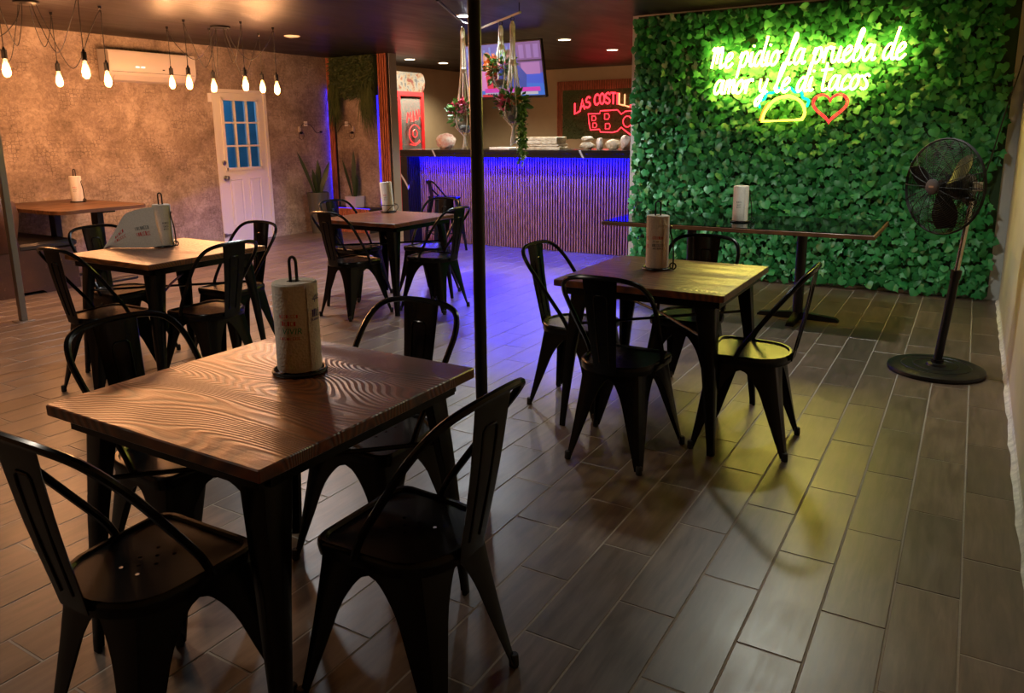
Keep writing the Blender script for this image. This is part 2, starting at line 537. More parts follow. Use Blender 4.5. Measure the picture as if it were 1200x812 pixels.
# left wall with an opening for the door
DY0, DY1, DZ1 = 6.70, 7.585, 2.03
w = MB()
w.box(XL - 0.15, XL, YS - 0.15, DY0, 0, H).box(XL - 0.15, XL, DY1, 8.95, 0, H).box(XL - 0.15, XL, DY0, DY1, DZ1, H)
struct('wall_left', w, M['paper_left'], 'left wall in weathered beige brick-print wallpaper with the white door', 'wall')
struct('wall_left_bar', MB().box(XL - 0.15, XL, 8.95, YN + 0.15, 0, H), M['tan'], 'tan painted side wall beside the red cooler', 'wall')
struct('wall_bar_back', MB().box(XL, XIVY + 0.4, YN, YN + 0.15, 0, H), M['tan'], 'tan painted wall behind the bar with the red barbecue sign', 'wall')
struct('wall_bar_right', MB().box(XIVY + 0.2, XIVY + 0.4, YIVY + 0.15, YN, 0, H), M['tan'], 'tan side wall at the right end of the bar', 'wall')
struct('wall_ivy', MB().box(XIVY, XR + 0.15, YIVY, YIVY + 0.15, 0, H), M['white_wall'], 'white wall covered by the artificial ivy', 'wall')
struct('wall_right', MB().box(XR, XR + 0.15, YS - 0.15, YIVY, 0, H), M['cream'], 'cream painted wall beside the black fan', 'wall')
struct('wall_rear', MB().box(XL, XR, YS - 0.15, YS, 0, H), M['cream'], 'cream wall across the front of the dining room', 'wall')
struct('ceiling', MB().box(XL - 0.15, XR + 0.15, YS - 0.15, YN + 0.15, H, H + 0.12), M['ceiling'], 'dark maroon painted ceiling', 'ceiling')
# caulk strip along the right wall
cs = MB()
random.seed(3)
ys = [YS + i * 0.12 for i in range(int((YIVY - YS) / 0.12) + 1)]
cs.loft([[(XR, y, 0), (XR - 0.016 - random.random() * 0.012, y, 0.001), (XR - 0.006, y, 0.010 + random.random() * 0.01), (XR, y, 0.03)] for y in ys], True, True)
struct('baseboard_right', cs, M['caulk'], 'whitish caulk strip along the foot of the cream wall', 'baseboard')

# niche wall (stub wall left of the bar)
NX1 = -7.315
nw = MB().box(XL, NX1, 8.8, 8.95, 0, H)
struct('wall_niche', nw, M['paper_niche'], 'short wallpapered stub wall between the orange slat strips', 'wall')

struct('trim_1', MB().box(NX1, NX1 + 0.012, 8.795, 8.955, 0, H - 0.001), plain('grey_end_paint', (0.33, 0.31, 0.29), 0.6), 'pale grey end cap of the stub wall beside the bar entrance', 'trim')

# ------------------------------------------------------------------ door in the left wall
door = empty('door_1', (XL, (DY0 + DY1) / 2, 0), 0, 'white door with nine small blue panes and two raised panels', 'door')
door['kind'] = 'structure'
def dl(mb, name, mat, smooth=0, parent=None):
    return mb.build(name, mat, parent or door, smooth)
dw = (DY1 - DY0) / 2
fr = MB()
for a, b in ((-dw, -dw + 0.045), (dw - 0.045, dw)): fr.box(-0.12, 0.012, a, b, 0, DZ1)
fr.box(-0.12, 0.012, -dw + 0.045, dw - 0.045, DZ1 - 0.045, DZ1)
dl(fr, 'door_frame', M['white_door'])
L0, L1 = -dw + 0.047, dw - 0.047        # leaf
G0, G1, GZ0, GZ1 = -0.30, 0.30, 0.99, 1.905
leaf = MB()
leaf.box(-0.045, 0.0, L0, G0, 0.008, DZ1 - 0.047).box(-0.045, 0.0, G1, L1, 0.008, DZ1 - 0.047)
leaf.box(-0.045, 0.0, G0, G1, 0.008, GZ0).box(-0.045, 0.0, G0, G1, GZ1, DZ1 - 0.047)
lf = dl(leaf, 'door_leaf', M['white_door'])
mun = MB()
for a in (G0, G1): mun.box(-0.05, 0.014, a - 0.02, a + 0.02, GZ0 - 0.02, GZ1 + 0.02)
for z in (GZ0, GZ1): mun.box(-0.05, 0.014, G0, G1, z - 0.02, z + 0.02)
for i in (1, 2):
    yy = G0 + (G1 - G0) * i / 3; zz = GZ0 + (GZ1 - GZ0) * i / 3
    mun.box(-0.045, 0.010, yy - 0.011, yy + 0.011, GZ0, GZ1)
    mun.box(-0.045, 0.009, G0, G1, zz - 0.011, zz + 0.011)
dl(mun, 'glazing_bars', M['white_door'])
pw, ph = (G1 - G0) / 3, (GZ1 - GZ0) / 3
pane = MB().box(-0.024, -0.018, -pw / 2 + 0.01, pw / 2 - 0.01, -ph / 2 + 0.01, ph / 2 - 0.01).mesh('pane', M['pane'], 0)
for i in range(3):
    for j in range(3):
        link('pane', pane, door, (0, G0 + pw * (i + 0.5), GZ0 + ph * (j + 0.5)))
for s in (-1, 1):
    pm = MB()
    a, b = s * 0.155 - 0.105, s * 0.155 + 0.105
    for k, (i, d) in enumerate(((0, 0.002), (0.018, 0.010), (0.035, 0.003), (0.05, 0.009))):
        pass
    rg = [[(d, a + i, 0.22 + i), (d, b - i, 0.22 + i), (d, b - i, 0.86 - i), (d, a + i, 0.86 - i)] for i, d in ((0, 0.0), (0.006, 0.011), (0.02, 0.002), (0.045, 0.009))]
    pm.loft(rg); pm.add(rg[-1], [(0, 1, 2, 3)])
    dl(pm, 'raised_panel', M['white_door'])
kn = MB().lathe([(0.032, 0), (0.034, 0.008), (0.015, 0.015), (0.013, 0.03), (0.028, 0.045), (0.03, 0.06), (0.018, 0.07), (0.001, 0.072)], 16)
kn.xf(Matrix.Translation((0, L0 + 0.06, 0.88)) @ Matrix.Rotation(PI / 2, 4, 'Y'))
dl(kn, 'door_knob', M['brass'], 35)
db = MB().lathe([(0.032, 0), (0.032, 0.012), (0.02, 0.018), (0.018, 0.026), (0.001, 0.027)], 16)
db.xf(Matrix.Translation((0, L0 + 0.06, 1.08)) @ Matrix.Rotation(PI / 2, 4, 'Y'))
dl(db, 'deadbolt', M['brass'], 35)
sl = MB().box(0.0, 0.02, L0 - 0.03, L0 + 0.1, 0.115, 0.135).box(0.0, 0.03, L0 - 0.045, L0 - 0.01, 0.1, 0.15)
dl(sl, 'slide_bolt', M['brass'])
sw = MB().box(-0.0, 0.01, -dw - 0.06, -dw - 0.005, 1.86, 1.97)
dl(sw, 'alarm_contact', M['white_plastic'])
# what lies outside behind the door: a yard wall, lit by an added blue light
ext = MB().box(-10.6, -10.5, 5.2, 9.8, -0.1, 3.4)
mm = NT('yard_wall_blue'); f_ = mm.noise(mm.coords('Object'), 4, 5); mm.base(mm.ramp(f_, [(0.3, (0.10, 0.28, 0.42)), (0.7, (0.30, 0.55, 0.70))])); mm.set(Roughness=0.8)
eo = ext.build('wall_yard', mm.mat, None, 0); tag(eo, 'bluish plastered yard wall seen through the door panes', 'wall', None, 'structure')
lt = empty('yard_lamp', (-10.1, 7.75, 2.35), 0, 'slim cyan tube lamp outside the door', 'lamp')
MB().tube([(0.0, 0, -1.2), (0, 0, 0.3)], 0.02, 8).build('tube', emis('cyan_tube', (0.25, 0.8, 1.0), 1.2), lt)
MB().box(-0.4, 0.02, -0.03, 0.03, 0.28, 0.34).build('bracket', M['black_steel'], lt, 0)
lamp('pane_fill_light', 'POINT', (0.35, -0.9, 0.1), 60, (0.18, 0.55, 1.0), lt, shadow_soft_size=0.1)  # added unseen blue light that brightens the door panes, apart from the tube

# ------------------------------------------------------------------ ivy wall
ivy = empty('ivy_panel', (0, YIVY - 0.004, 0), 0, 'wall of artificial green ivy behind the neon taco sign', 'ivy')
MB().box(-3.0, 0.20, -0.02, 0.0, 0.03, 2.54).build('backing', M['backing_green'], ivy, 0)
def ivy_leaf(kind):
    # five lobed leaf in XZ plane, tip down, origin at the stem
    if kind == 0: o = [(0, 0.02), (0.22, 0.2), (0.5, 0.16), (0.46, -0.16), (0.56, -0.42), (0.28, -0.52), (0, -1.0), (-0.28, -0.52), (-0.56, -0.42), (-0.46, -0.16), (-0.5, 0.16), (-0.22, 0.2)]
    elif kind == 1: o = [(0, 0.0), (0.25, 0.18), (0.52, 0.05), (0.55, -0.3), (0.36, -0.62), (0, -0.92), (-0.36, -0.62), (-0.55, -0.3), (-0.52, 0.05), (-0.25, 0.18)]
    else: o = [(0, 0.04), (0.3, 0.22), (0.62, 0.0), (0.42, -0.25), (0.5, -0.5), (0.2, -0.55), (0, -0.98), (-0.2, -0.55), (-0.5, -0.5), (-0.42, -0.25), (-0.62, 0.0), (-0.3, 0.22)]
    vs_ = [(0, -0.10, -0.3)] + [(x, -0.03 + 0.16 * abs(x) ** 1.5 + (0.1 if z < -0.8 else 0), z) for x, z in o]
    n = len(o)
    return vs_, [(0, 1 + i, 1 + (i + 1) % n) for i in range(n)]
leafs = [ivy_leaf(i) for i in range(3)]
leaf_me = [MB().add(*lf_).mesh('leaf', M['ivy'], 60) for lf_ in leafs]
random.seed(11)
spots = []
pitch = 0.056
for layer in range(2):
    ny = int(2.56 / pitch); nx = int(3.24 / pitch)
    for i in range(nx):
        for j in range(ny):
            x = -3.01 + (i + random.random()) * pitch
            z = 0.05 + (j + random.random()) * pitch
            if x > 0.16 + 0.05 * math.sin(z * 5) + random.uniform(-0.05, 0.05): continue
            if random.random() < 0.05: continue
            s = random.uniform(0.055, 0.084) * (1.06 if layer else 1.0)
            y = -0.035 - 0.035 * layer - random.random() * 0.035
            rot = Matrix.Rotation(random.gauss(0, 0.75), 4, 'Y') @ Matrix.Rotation(random.uniform(-0.75, 0.35), 4, 'X') @ Matrix.Rotation(random.gauss(0, 0.4), 4, 'Z')
            spots.append((s, x, y, min(z, 2.5), rot, random.randrange(3)))
spots.sort(key=lambda q: (q[2] < -0.085, q[0]), reverse=True)
bulk = MB()
for i, (s, x, y, z, rot, k) in enumerate(spots):
    MT = Matrix.Translation((x, y, z)) @ rot @ Matrix.Scale(s, 4)
    if i < 300:
        o = link('leaf', leaf_me[k], ivy); o.matrix_local = MT
    else:
        bulk.add([(min(a, 0.27), min(b, -0.021), min(c, 2.55)) for a, b, c in (MT @ Vector(p) for p in leafs[k][0])], leafs[k][1])
tag(bulk.build('foliage', M['ivy'], ivy, 60), kind='stuff')

# ------------------------------------------------------------------ neon script sign on the ivy
GL = {
 'a': ([[(.44, .9), (.24, 1.0), (.06, .62), (.05, .18), (.18, 0), (.34, .3), (.44, .95)], [(.48, 1.02), (.44, .4), (.5, .02), (.66, .16)]], .64),
 'e': ([[(0, .4), (.2, .5), (.36, .78), (.27, 1), (.12, .85), (.03, .4), (.13, 0), (.3, .05), (.46, .3)]], .48),
 'i': ([[(0, .3), (.1, .98), (.08, .2), (.15, 0), (.28, .15)], [(.13, 1.32), (.15, 1.45)]], .3),
 'd': ([[(.4, .85), (.25, 1), (.08, .7), (.02, .3), (.12, 0), (.28, .2), (.42, .9), (.52, 2.0), (.44, 1.), (.42, .2), (.5, 0), (.62, .1)]], .6),
 'p': ([[(0, .6), (.1, 1), (.07, .2), (.0, -.75)], [(.06, .25), (.18, .88), (.33, 1), (.42, .7), (.36, .2), (.2, 0), (.08, .2)]], .54),
 'o': ([[(.25, 1), (.08, .75), (.02, .3), (.14, 0), (.32, .2), (.38, .65), (.25, 1), (.36, .85), (.54, .92)]], .52),
 'l': ([[(0, .2), (.24, 1.2), (.35, 1.85), (.26, 2.05), (.16, 1.5), (.1, .4), (.16, 0), (.32, .15)]], .38),
 'r': ([[(0, .3), (.1, 1.), (.07, 0)], [(.08, .6), (.2, .95), (.34, 1), (.36, .82)]], .42),
 'u': ([[(.05, 1), (.03, .3), (.12, 0), (.28, .2), (.4, 1), (.37, .3), (.45, 0), (.58, .15)]], .58),
 'b': ([[(0, .3), (.22, 1.3), (.31, 1.9), (.2, 2.0), (.1, 1.2), (.06, .2), (.16, 0), (.34, .2), (.4, .7), (.28, .95), (.12, .6)]], .5),
 'M': ([[(-.06, 1.2), (.04, 1.42), (.06, .8), (.02, 0)], [(.05, .9), (.2, 1.42), (.28, 1.1), (.27, .3)], [(.28, .9), (.44, 1.42), (.52, 1.1), (.5, .1), (.62, .05), (.72, .25)]], .76),
 'm': ([[(0, .0), (.06, 1)], [(.05, .5), (.18, 1), (.25, .8), (.24, 0)], [(.25, .5), (.4, 1), (.48, .8), (.47, .1), (.6, .1)]], .62),
 'y': ([[(.05, 1), (.06, .4), (.16, .1), (.32, .4), (.42, 1)], [(.42, 1), (.32, 0), (.15, -.8), (0, -.92), (-.02, -.55), (.2, -.2), (.52, .1)]], .54),
 't': ([[(.12, 1.9), (.1, .4), (.16, 0), (.34, .15)], [(-.12, 1.4), (.46, 1.46)]], .4),
 'c': ([[(.38, .8), (.25, 1), (.08, .7), (.02, .3), (.14, 0), (.4, .2)]], .44),
 's': ([[(.36, .85), (.24, 1), (.1, .8), (.26, .5), (.32, .2), (.18, 0), (.02, .12)]], .42)}
def outline2(pts, d):
    """closed loop at distance d around a 2D polyline"""
    P = [Vector((p[0], p[1])) for p in pts]
    L, Rr = [], []
    for i in range(len(P)):
        t = P[min(i + 1, len(P) - 1)] - P[max(i - 1, 0)]
        if t.length < 1e-9: t = Vector((1, 0))
        t.normalize(); nn = Vector((-t.y, t.x))
        L.append(P[i] + nn * d); Rr.append(P[i] - nn * d)
    t = (P[-1] - P[-2]).normalized(); e1 = P[-1] + t * d
    t = (P[0] - P[1]).normalized(); e0 = P[0] + t * d
    return L + [e1] + Rr[::-1] + [e0]
sign = empty('neon_sign', (-2.2, 7.305, 1.765), 0, 'yellow-white neon script reading Me pidio la prueba de amor y le di tacos', 'neon sign')
YTUBE = 0.0
def script_line(txt, x0, x1, z, xh, words):
    adv = 0; items = []
    for ch in txt:
        if ch == ' ': adv += 0.34; continue
        items.append((ch, adv)); adv += GL[ch][1]
    sx = (x1 - x0) / adv
    word = 0; cur = MB(); res = []
    prev = None
    ci = 0
    for w in txt.split(' '):
        mb = MB()
        for ch in w:
            while txt[ci] == ' ': ci += 1
            a = [it for it in items][0]
            ch2, ad = items.pop(0); ci += 1
            for st in GL[ch2][0]:
                pts = [((ad + p[0]) * sx + p[1] * xh * 0.14, p[1] * xh) for p in st]
                sm_ = catmull([Vector((p[0], p[1], 0)) for p in pts], 5)
                mb.tube([(x0 + p.x, YTUBE, z + p.y) for p in sm_], 0.0098, 6)
        mb.build('word_tube', M['neon_yellow'], sign)
script_line('Me pidio la prueba de', 0.0, 1.62, 0.235, 0.127, None)
script_line('amor y le di tacos', 0.03, 1.36, 0.0, 0.122, None)
def neon_path(pts, mat, name, dbl=0.0, r=0.006, closed=False, par=None, n=5):
    sm_ = catmull([Vector((p[0], p[1], 0)) for p in pts], n, closed) if n else [Vector((p[0], p[1], 0)) for p in pts]
    mb = MB()
    if dbl and not closed:
        loop = outline2([(p.x, p.y) for p in sm_], dbl)
        mb.tube([(p.x, 0, p.y) for p in loop], r, 5, closed=True)
    elif dbl:
        c = sum((p for p in sm_), Vector()) / len(sm_)
        for k in (1, -1):
            lp = [p + (p - c).normalized() * dbl * k for p in sm_]
            mb.tube([(p.x, 0, p.y) for p in lp], r, 5, closed=True)
    else: mb.tube([(p.x, 0, p.y) for p in sm_], r, 5, closed=closed)
    return mb.build(name, mat, par or sign)
# taco and heart, sign-local coordinates (x from -2.2, z from 1.765)
taco = [(0.49, -0.255), (0.52, -0.16), (0.60, -0.065), (0.72, -0.04), (0.82, -0.09), (0.86, -0.18), (0.84, -0.245)]
def poly(pts, n=6): return catmull([Vector((p[0], p[1], 0)) for p in pts], n)
tp = poly(taco) + [Vector((0.49, -0.255, 0))]
neon_path([(p.x, p.y) for p in tp[:-1]], M['neon_taco_y'], 'taco_shell_tube', 0.007, 0.006, True, n=0)
neon_path([(0.47, -0.25), (0.50, -0.15), (0.545, -0.085)], M['neon_taco_o'], 'taco_filling_tube', 0, 0.007)
lett = []
for i in range(13):
    a = PI * (0.93 - 0.86 * i / 12)
    rr = 1.0 + (0.10 if i % 2 else -0.02)
    lett.append((0.67 + 0.215 * rr * math.cos(a), -0.17 + 0.19 * rr * math.sin(a)))
neon_path(lett, M['neon_taco_g'], 'taco_lettuce_tube', 0.006, 0.006)
hp = []
for i in range(40):
    t = 2 * PI * i / 40
    hp.append((1.065 + 0.0088 * 16 * math.sin(t) ** 3, -0.135 + 0.0083 * (13 * math.cos(t) - 5 * math.cos(2 * t) - 2 * math.cos(3 * t) - math.cos(4 * t))))
neon_path(hp, M['neon_heart'], 'heart_tube', 0.008, 0.0055, True, n=0)
# thin standoffs to the wall
so = MB()
for x_, z_ in ((0.02, 0.25), (0.8, 0.28), (1.55, 0.25), (0.1, 0.02), (1.3, 0.02), (0.66, -0.25), (1.065, -0.26)):
    so.tube([(x_, 0.0, z_), (x_, 0.14, z_)], 0.003, 5)
so.build('standoffs', M['chrome'], sign)
cord = tag(MB().tube(catmull([(0.245, 7.36, 1.98), (0.23, 7.34, 1.86), (0.17, 7.34, 1.55), (0.11, 7.335, 1.2), (0.06, 7.33, 0.95), (0.03, 7.33, 0.72)], 6), 0.006, 6).build('power_cord', M['black_rubber']), 'thin black power cord hanging over the right edge of the ivy', 'cord')

# ------------------------------------------------------------------ ceiling lights
def downlight(x, y, mat, label, energy, color, group=None, cone=150, r=0.075):
    o = empty('ceiling_light', (x, y, H), 0, label, 'ceiling light', group)
    MB().lathe([(r + 0.018, -0.0005), (r + 0.018, -0.004), (r + 0.004, -0.010), (r, -0.006)], 24, cap=False).build('trim_ring', M['white_plastic'], o)
    MB().lathe([(r + 0.001, -0.007), (r * 0.6, -0.009), (0.001, -0.0095)], 24, cap=False).build('lens', mat, o)
    if energy:
        lamp('light', 'SPOT', (0, 0, -0.03), energy, color, o, (0, 0, 0), spot_size=R(cone), spot_blend=0.6, shadow_soft_size=0.08)
    return o
COOL, WARM = (0.90, 0.96, 1.0), (1.0, 0.82, 0.58)
downlight(-4.41, 6.49, M['lamp_on_cool'], 'bright cool-white round ceiling light beside the macrame rail', 170, COOL)
downlight(-5.0, 4.6, M['lamp_on_cool'], 'bright cool-white round ceiling light above the table with the wire basket', 70, COOL)
downlight(-3.3, 0.9, M['lamp_on_warm'], 'round ceiling light between the two rows of square tables', 42, (1.0, 0.86, 0.70))
downlight(-4.52, 8.83, M['lamp_on_warm'], 'lit round ceiling light over the bar counter', 120, WARM)
downlight(-4.53, 10.33, M['lamp_on_warm'], 'lit round ceiling light above the red barbecue sign', 120, WARM)
downlight(-7.64, 9.70, M['lamp_on_warm'], 'lit round ceiling light over the red cooler, nearer the slat strips', 120, WARM)
downlight(-7.62, 10.55, M['lamp_on_warm'], 'lit round ceiling light past the red cooler, nearer the television', 120, WARM)
downlight(-6.94, 6.64, M['lamp_off'], 'unlit round ceiling light over the door side of the room', 0, WARM)
downlight(-0.95, 5.1, M['lamp_on_cool'], 'round ceiling light above the glass-topped table by the ivy', 52, (0.98, 1.0, 0.88))

# ------------------------------------------------------------------ chairs
def chair_meshes():
    out = {}
    # seat outline (facing +Y)
    def outline(s, z):
        pts = []
        for cx, cy, a0, a1, r in ((0.135, 0.135, 0, 90, 0.045), (-0.135, 0.135, 90, 180, 0.045)):
            for k in range(5):
                a = R(a0 + (a1 - a0) * k / 4)
                pts.append((cx + r * math.cos(a), cy + r * math.sin(a)))
        for k in range(13):
            a = R(180 + 180 * k / 12)
            pts.append((0.172 * math.cos(a) * (1 if True else 0), -0.03 + 0.155 * (-(abs(math.sin(a)) ** 0.8))))
        return [(x * s, y * s, z) for x, y in pts]
    st = MB()
    prof = [(0.985, 0.412), (1.0, 0.432), (0.995, 0.446), (0.965, 0.452), (0.91, 0.452), (0.885, 0.4445)]
    st.loft([outline(s, z) for s, z in prof])
    inner = outline(0.885, 0.4445)
    ed = []; vv = [Vector(p[:2]) for p in inner]; n = len(vv)
    ed += [(i, (i + 1) % n) for i in range(n)]
    for hx, hy in ((-0.03, 0.045), (0.03, 0.045), (-0.03, -0.005), (0.03, -0.005), (-0.03, -0.055), (0.03, -0.055), (0.0, 0.02), (0.0, -0.03)):
        b = len(vv)
        vv += [Vector((hx + 0.0055 * math.cos(2 * PI * k / 6), hy + 0.0055 * math.sin(2 * PI * k / 6))) for k in range(6)]
        ed += [(b + k, b + (k + 1) % 6) for k in range(6)]
    rv, re_, rf, *_ = delaunay_2d_cdt(vv, ed, [], 1, 1e-6)
    HL = ((-0.03, 0.045), (0.03, 0.045), (-0.03, -0.005), (0.03, -0.005), (-0.03, -0.055), (0.03, -0.055), (0.0, 0.02), (0.0, -0.03))
    keep = []
    for f in rf:
        c = sum((rv[i] for i in f), Vector((0, 0))) / len(f)
        if len(f) and not any((c - Vector(h)).length < 0.0052 for h in HL): keep.append(tuple(f))
    st.add([(p.x, p.y, 0.4445) for p in rv], keep)
    out['seat'] = st.mesh('seat', M['black_metal'], 40)
    # legs with the half arches that meet at mid side
    top = {(1, 1): (0.163, 0.162), (-1, 1): (-0.163, 0.162), (1, -1): (0.135, -0.138), (-1, -1): (-0.135, -0.138)}
    foot = {(1, 1): (0.232, 0.215), (-1, 1): (-0.232, 0.215), (1, -1): (0.180, -0.215), (-1, -1): (-0.180, -0.215)}
    Z0 = 0.44
    def corner(k, z):
        t = (Z0 - z) / Z0
        t = max(0.0, t) ** 1.15
        a, b = top[k], foot[k]
        return Vector((a[0] + (b[0] - a[0]) * t, a[1] + (b[1] - a[1]) * t, z))
    legs = {}
    zs = [0.442, 0.41, 0.385, 0.377, 0.370, 0.36, 0.345, 0.325, 0.30, 0.27, 0.20, 0.12, 0.05, 0.012]
    for k in top:
        kx = (-k[0], k[1]); ky = (k[0], -k[1])
        rings = []
        for z in zs:
            c = corner(k, z)
            nx, ny = corner(kx, z), corner(ky, z)
            ring = []
            wl = 0.024 + 0.062 * max(0, z) / 0.30
            res = []
            for nb in (nx, ny):
                d = nb - c; half = d.length / 2; d.normalize()
                u = min(1, max(0, (0.385 - z) / 0.115))
                w_ = half - (half - wl) * math.sqrt(max(0, 1 - (1 - u) ** 2)) if z < 0.385 else half
                res.append((d, min(half, w_)))
            (dx, wx), (dy, wy) = res
            rr = min(0.022, wl * 0.55)
            bow = (dx + dy).normalized()
            ring = [c + dx * wx, c + dx * (wx * 0.5 + rr * 0.5), c + dx * rr + dy * 0.002, c + (dx + dy) * rr * 0.3, c + dy * rr + dx * 0.002, c + dy * (wy * 0.5 + rr * 0.5), c + dy * wy]
            rings.append(ring)
        mb = MB().loft(rings, closed=False)
        me = mb.mesh('leg', M['black_metal'], 40)
        # make sure normals point outwards before giving it thickness
        me.update()
        cen = Vector((0, 0, 0.3)); sgn = sum((p.normal.x * (p.center.x) + p.normal.y * (p.center.y)) for p in me.polygons)
        if sgn < 0: me.flip_normals()
        solidify(me, 0.0045)
        c = corner(k, 0.012)
        inn = Vector((-k[0], -k[1], 0)).normalized()
        cc = c + inn * 0.012
        fm = MB().lathe([(0.012, 0), (0.0145, 0.004), (0.0138, 0.034), (0.011, 0.038)], 10, cc.x, cc.y).mesh('foot_cap', M['black_rubber'])
        legs[k] = (me, fm)
    out['legs'] = legs
    hp_ = [(0.176, 0.035, 0.437), (0.181, 0.005, 0.50), (0.192, -0.065, 0.60), (0.201, -0.140, 0.705), (0.197, -0.195, 0.775), (0.170, -0.236, 0.824), (0.110, -0.258, 0.846), (0.0, -0.265, 0.852)]
    full_ = hp_ + [(-p[0], p[1], p[2]) for p in hp_[-2::-1]]
    out['hoop'] = MB().tube(catmull(full_, 5), 0.0105, 8).mesh('back_hoop', M['black_metal'])
    # splat: tapered sheet with a raised inverted U
    sp = MB(); rings = []
    for i in range(9):
        t = i / 8
        z = 0.425 + (0.845 - 0.425) * t
        y = -0.186 - 0.010 * math.sin(PI * t) - (0.2575 - 0.186) * t ** 1.2
        w_ = 0.052 + 0.026 * t
        rings.append([(-w_, y - 0.004, z), (-w_ * 0.9, y + 0.0015, z), (0, y + 0.003, z), (w_ * 0.9, y + 0.0015, z), (w_, y - 0.004, z), (w_ * 0.88, y - 0.005, z), (0, y - 0.0035, z), (-w_ * 0.88, y - 0.005, z)])
    sp.loft(rings, True, True)
    def spy(z):
        t = (z - 0.425) / 0.42
        return -0.186 - 0.010 * math.sin(PI * t) - (0.2575 - 0.186) * t ** 1.2
    path = [(-0.022, 0.47), (-0.026, 0.6), (-0.030, 0.74), (-0.029, 0.765), (-0.02, 0.775), (0.02, 0.775), (0.029, 0.765), (0.030, 0.74), (0.026, 0.6), (0.022, 0.47)]
    for off in (0.0025, -0.0045):
        sp.tube([(a, spy(z) + off, z) for a, z in path], 0.0035, 6)
    for s in (-1, 1):
        sp.sphere((s * 0.032, -0.182, 0.436), 0.007, 8, 5)
    out['splat'] = sp.mesh('back_splat', M['black_metal'], 40)
    return out
CH = chair_meshes()
def chair(x, y, rz, label):
    o = empty('metal_chair', (x, y, 0), rz, label, 'chair', 'black metal cafe chairs')
    link('seat', CH['seat'], o); link('back_hoop', CH['hoop'], o); link('back_splat', CH['splat'], o)
    for k, (lm, fm) in CH['legs'].items():
        l = link('leg', lm, o); link('foot_cap', fm, l)
    return o

# ------------------------------------------------------------------ square tables
ZT = 0.747
def table_meshes():
    S = 0.411
    d = {}
    d['top'] = MB().bbox(-S, S, -S, S, ZT - 0.032, ZT, 0.003).mesh('tabletop', M['table_wood'], 20)
    ap = MB(); a = 0.365
    for s in (-1, 1):
        ap.box(-a, a, s * a - 0.012, s * a + 0.012, ZT - 0.072, ZT - 0.0325)
        ap.box(s * a - 0.012, s * a + 0.012, -a + 0.012, a - 0.012, ZT - 0.072, ZT - 0.0325)
    d['apron'] = ap.mesh('apron', M['black_metal'], 0)
    lg = {}
    for sx in (-1, 1):
        for sy in (-1, 1):
            rings = []
            for z, o_, w_ in ((ZT - 0.0325, 0.352, 0.088), (ZT - 0.07, 0.354, 0.088), (0.40, 0.372, 0.060), (0.03, 0.390, 0.032), (0.0, 0.391, 0.031)):
                x1, y1 = o_, o_
                r_ = w_ * 0.28
                pts = [(x1 - w_, y1 - w_), (x1 - r_, y1 - w_)]
                pts = [(x1 - w_, y1 - w_ * 0.25 - 0.004), (x1 - w_, y1 - r_ * 0.15), (x1 - w_ + 0.003, y1), (x1 - r_, y1), (x1 - r_ * 0.3, y1 - r_ * 0.3), (x1, y1 - r_), (x1, y1 - w_ + 0.003), (x1 - r_ * 0.15, y1 - w_), (x1 - w_ * 0.25 - 0.004, y1 - w_), (x1 - w_ * 0.3, y1 - w_ * 0.3)]
                rings.append([(sx * p[0], sy * p[1], z) for p in pts])
            lg[(sx, sy)] = MB().loft(rings, True, True).mesh('leg', M['black_metal'], 35)
    d['legs'] = lg
    e = 0.345
    d['b1'] = MB().tube([(-e, -e, 0.520), (0, 0, 0.520), (e, e, 0.520)], 0.0075, 8).mesh('brace', M['black_metal'])
    d['b2'] = MB().tube([(-e, e, 0.520), (0, 0.0, 0.535), (e, -e, 0.520)], 0.0075, 8).mesh('brace', M['black_metal'])
    return d
TB = table_meshes()
def table(x, y, rz, label):
    o = empty('square_table', (x, y, 0), rz, label, 'table', 'square wooden tables')
    link('tabletop', TB['top'], o); link('apron', TB['apron'], o)
    for k, me in TB['legs'].items(): link('leg', me, o)
    link('brace', TB['b1'], o); link('brace', TB['b2'], o)
    return o
T = {1: (-1.645, 1.414), 2: (-1.271, 3.59), 3: (-4.25, 2.914), 4: (-4.245, 5.01)}
table(*T[1], 0, 'square brown wooden table right beside the slim black pole')
table(*T[2], 0, 'square wooden table lit yellow, in front of the long glass-topped table')
table(*T[3], 0, 'square wooden table bearing the half-unrolled paper towels')
table(*T[4], 0, 'square wooden table with the leaning towel roll in a wire basket')
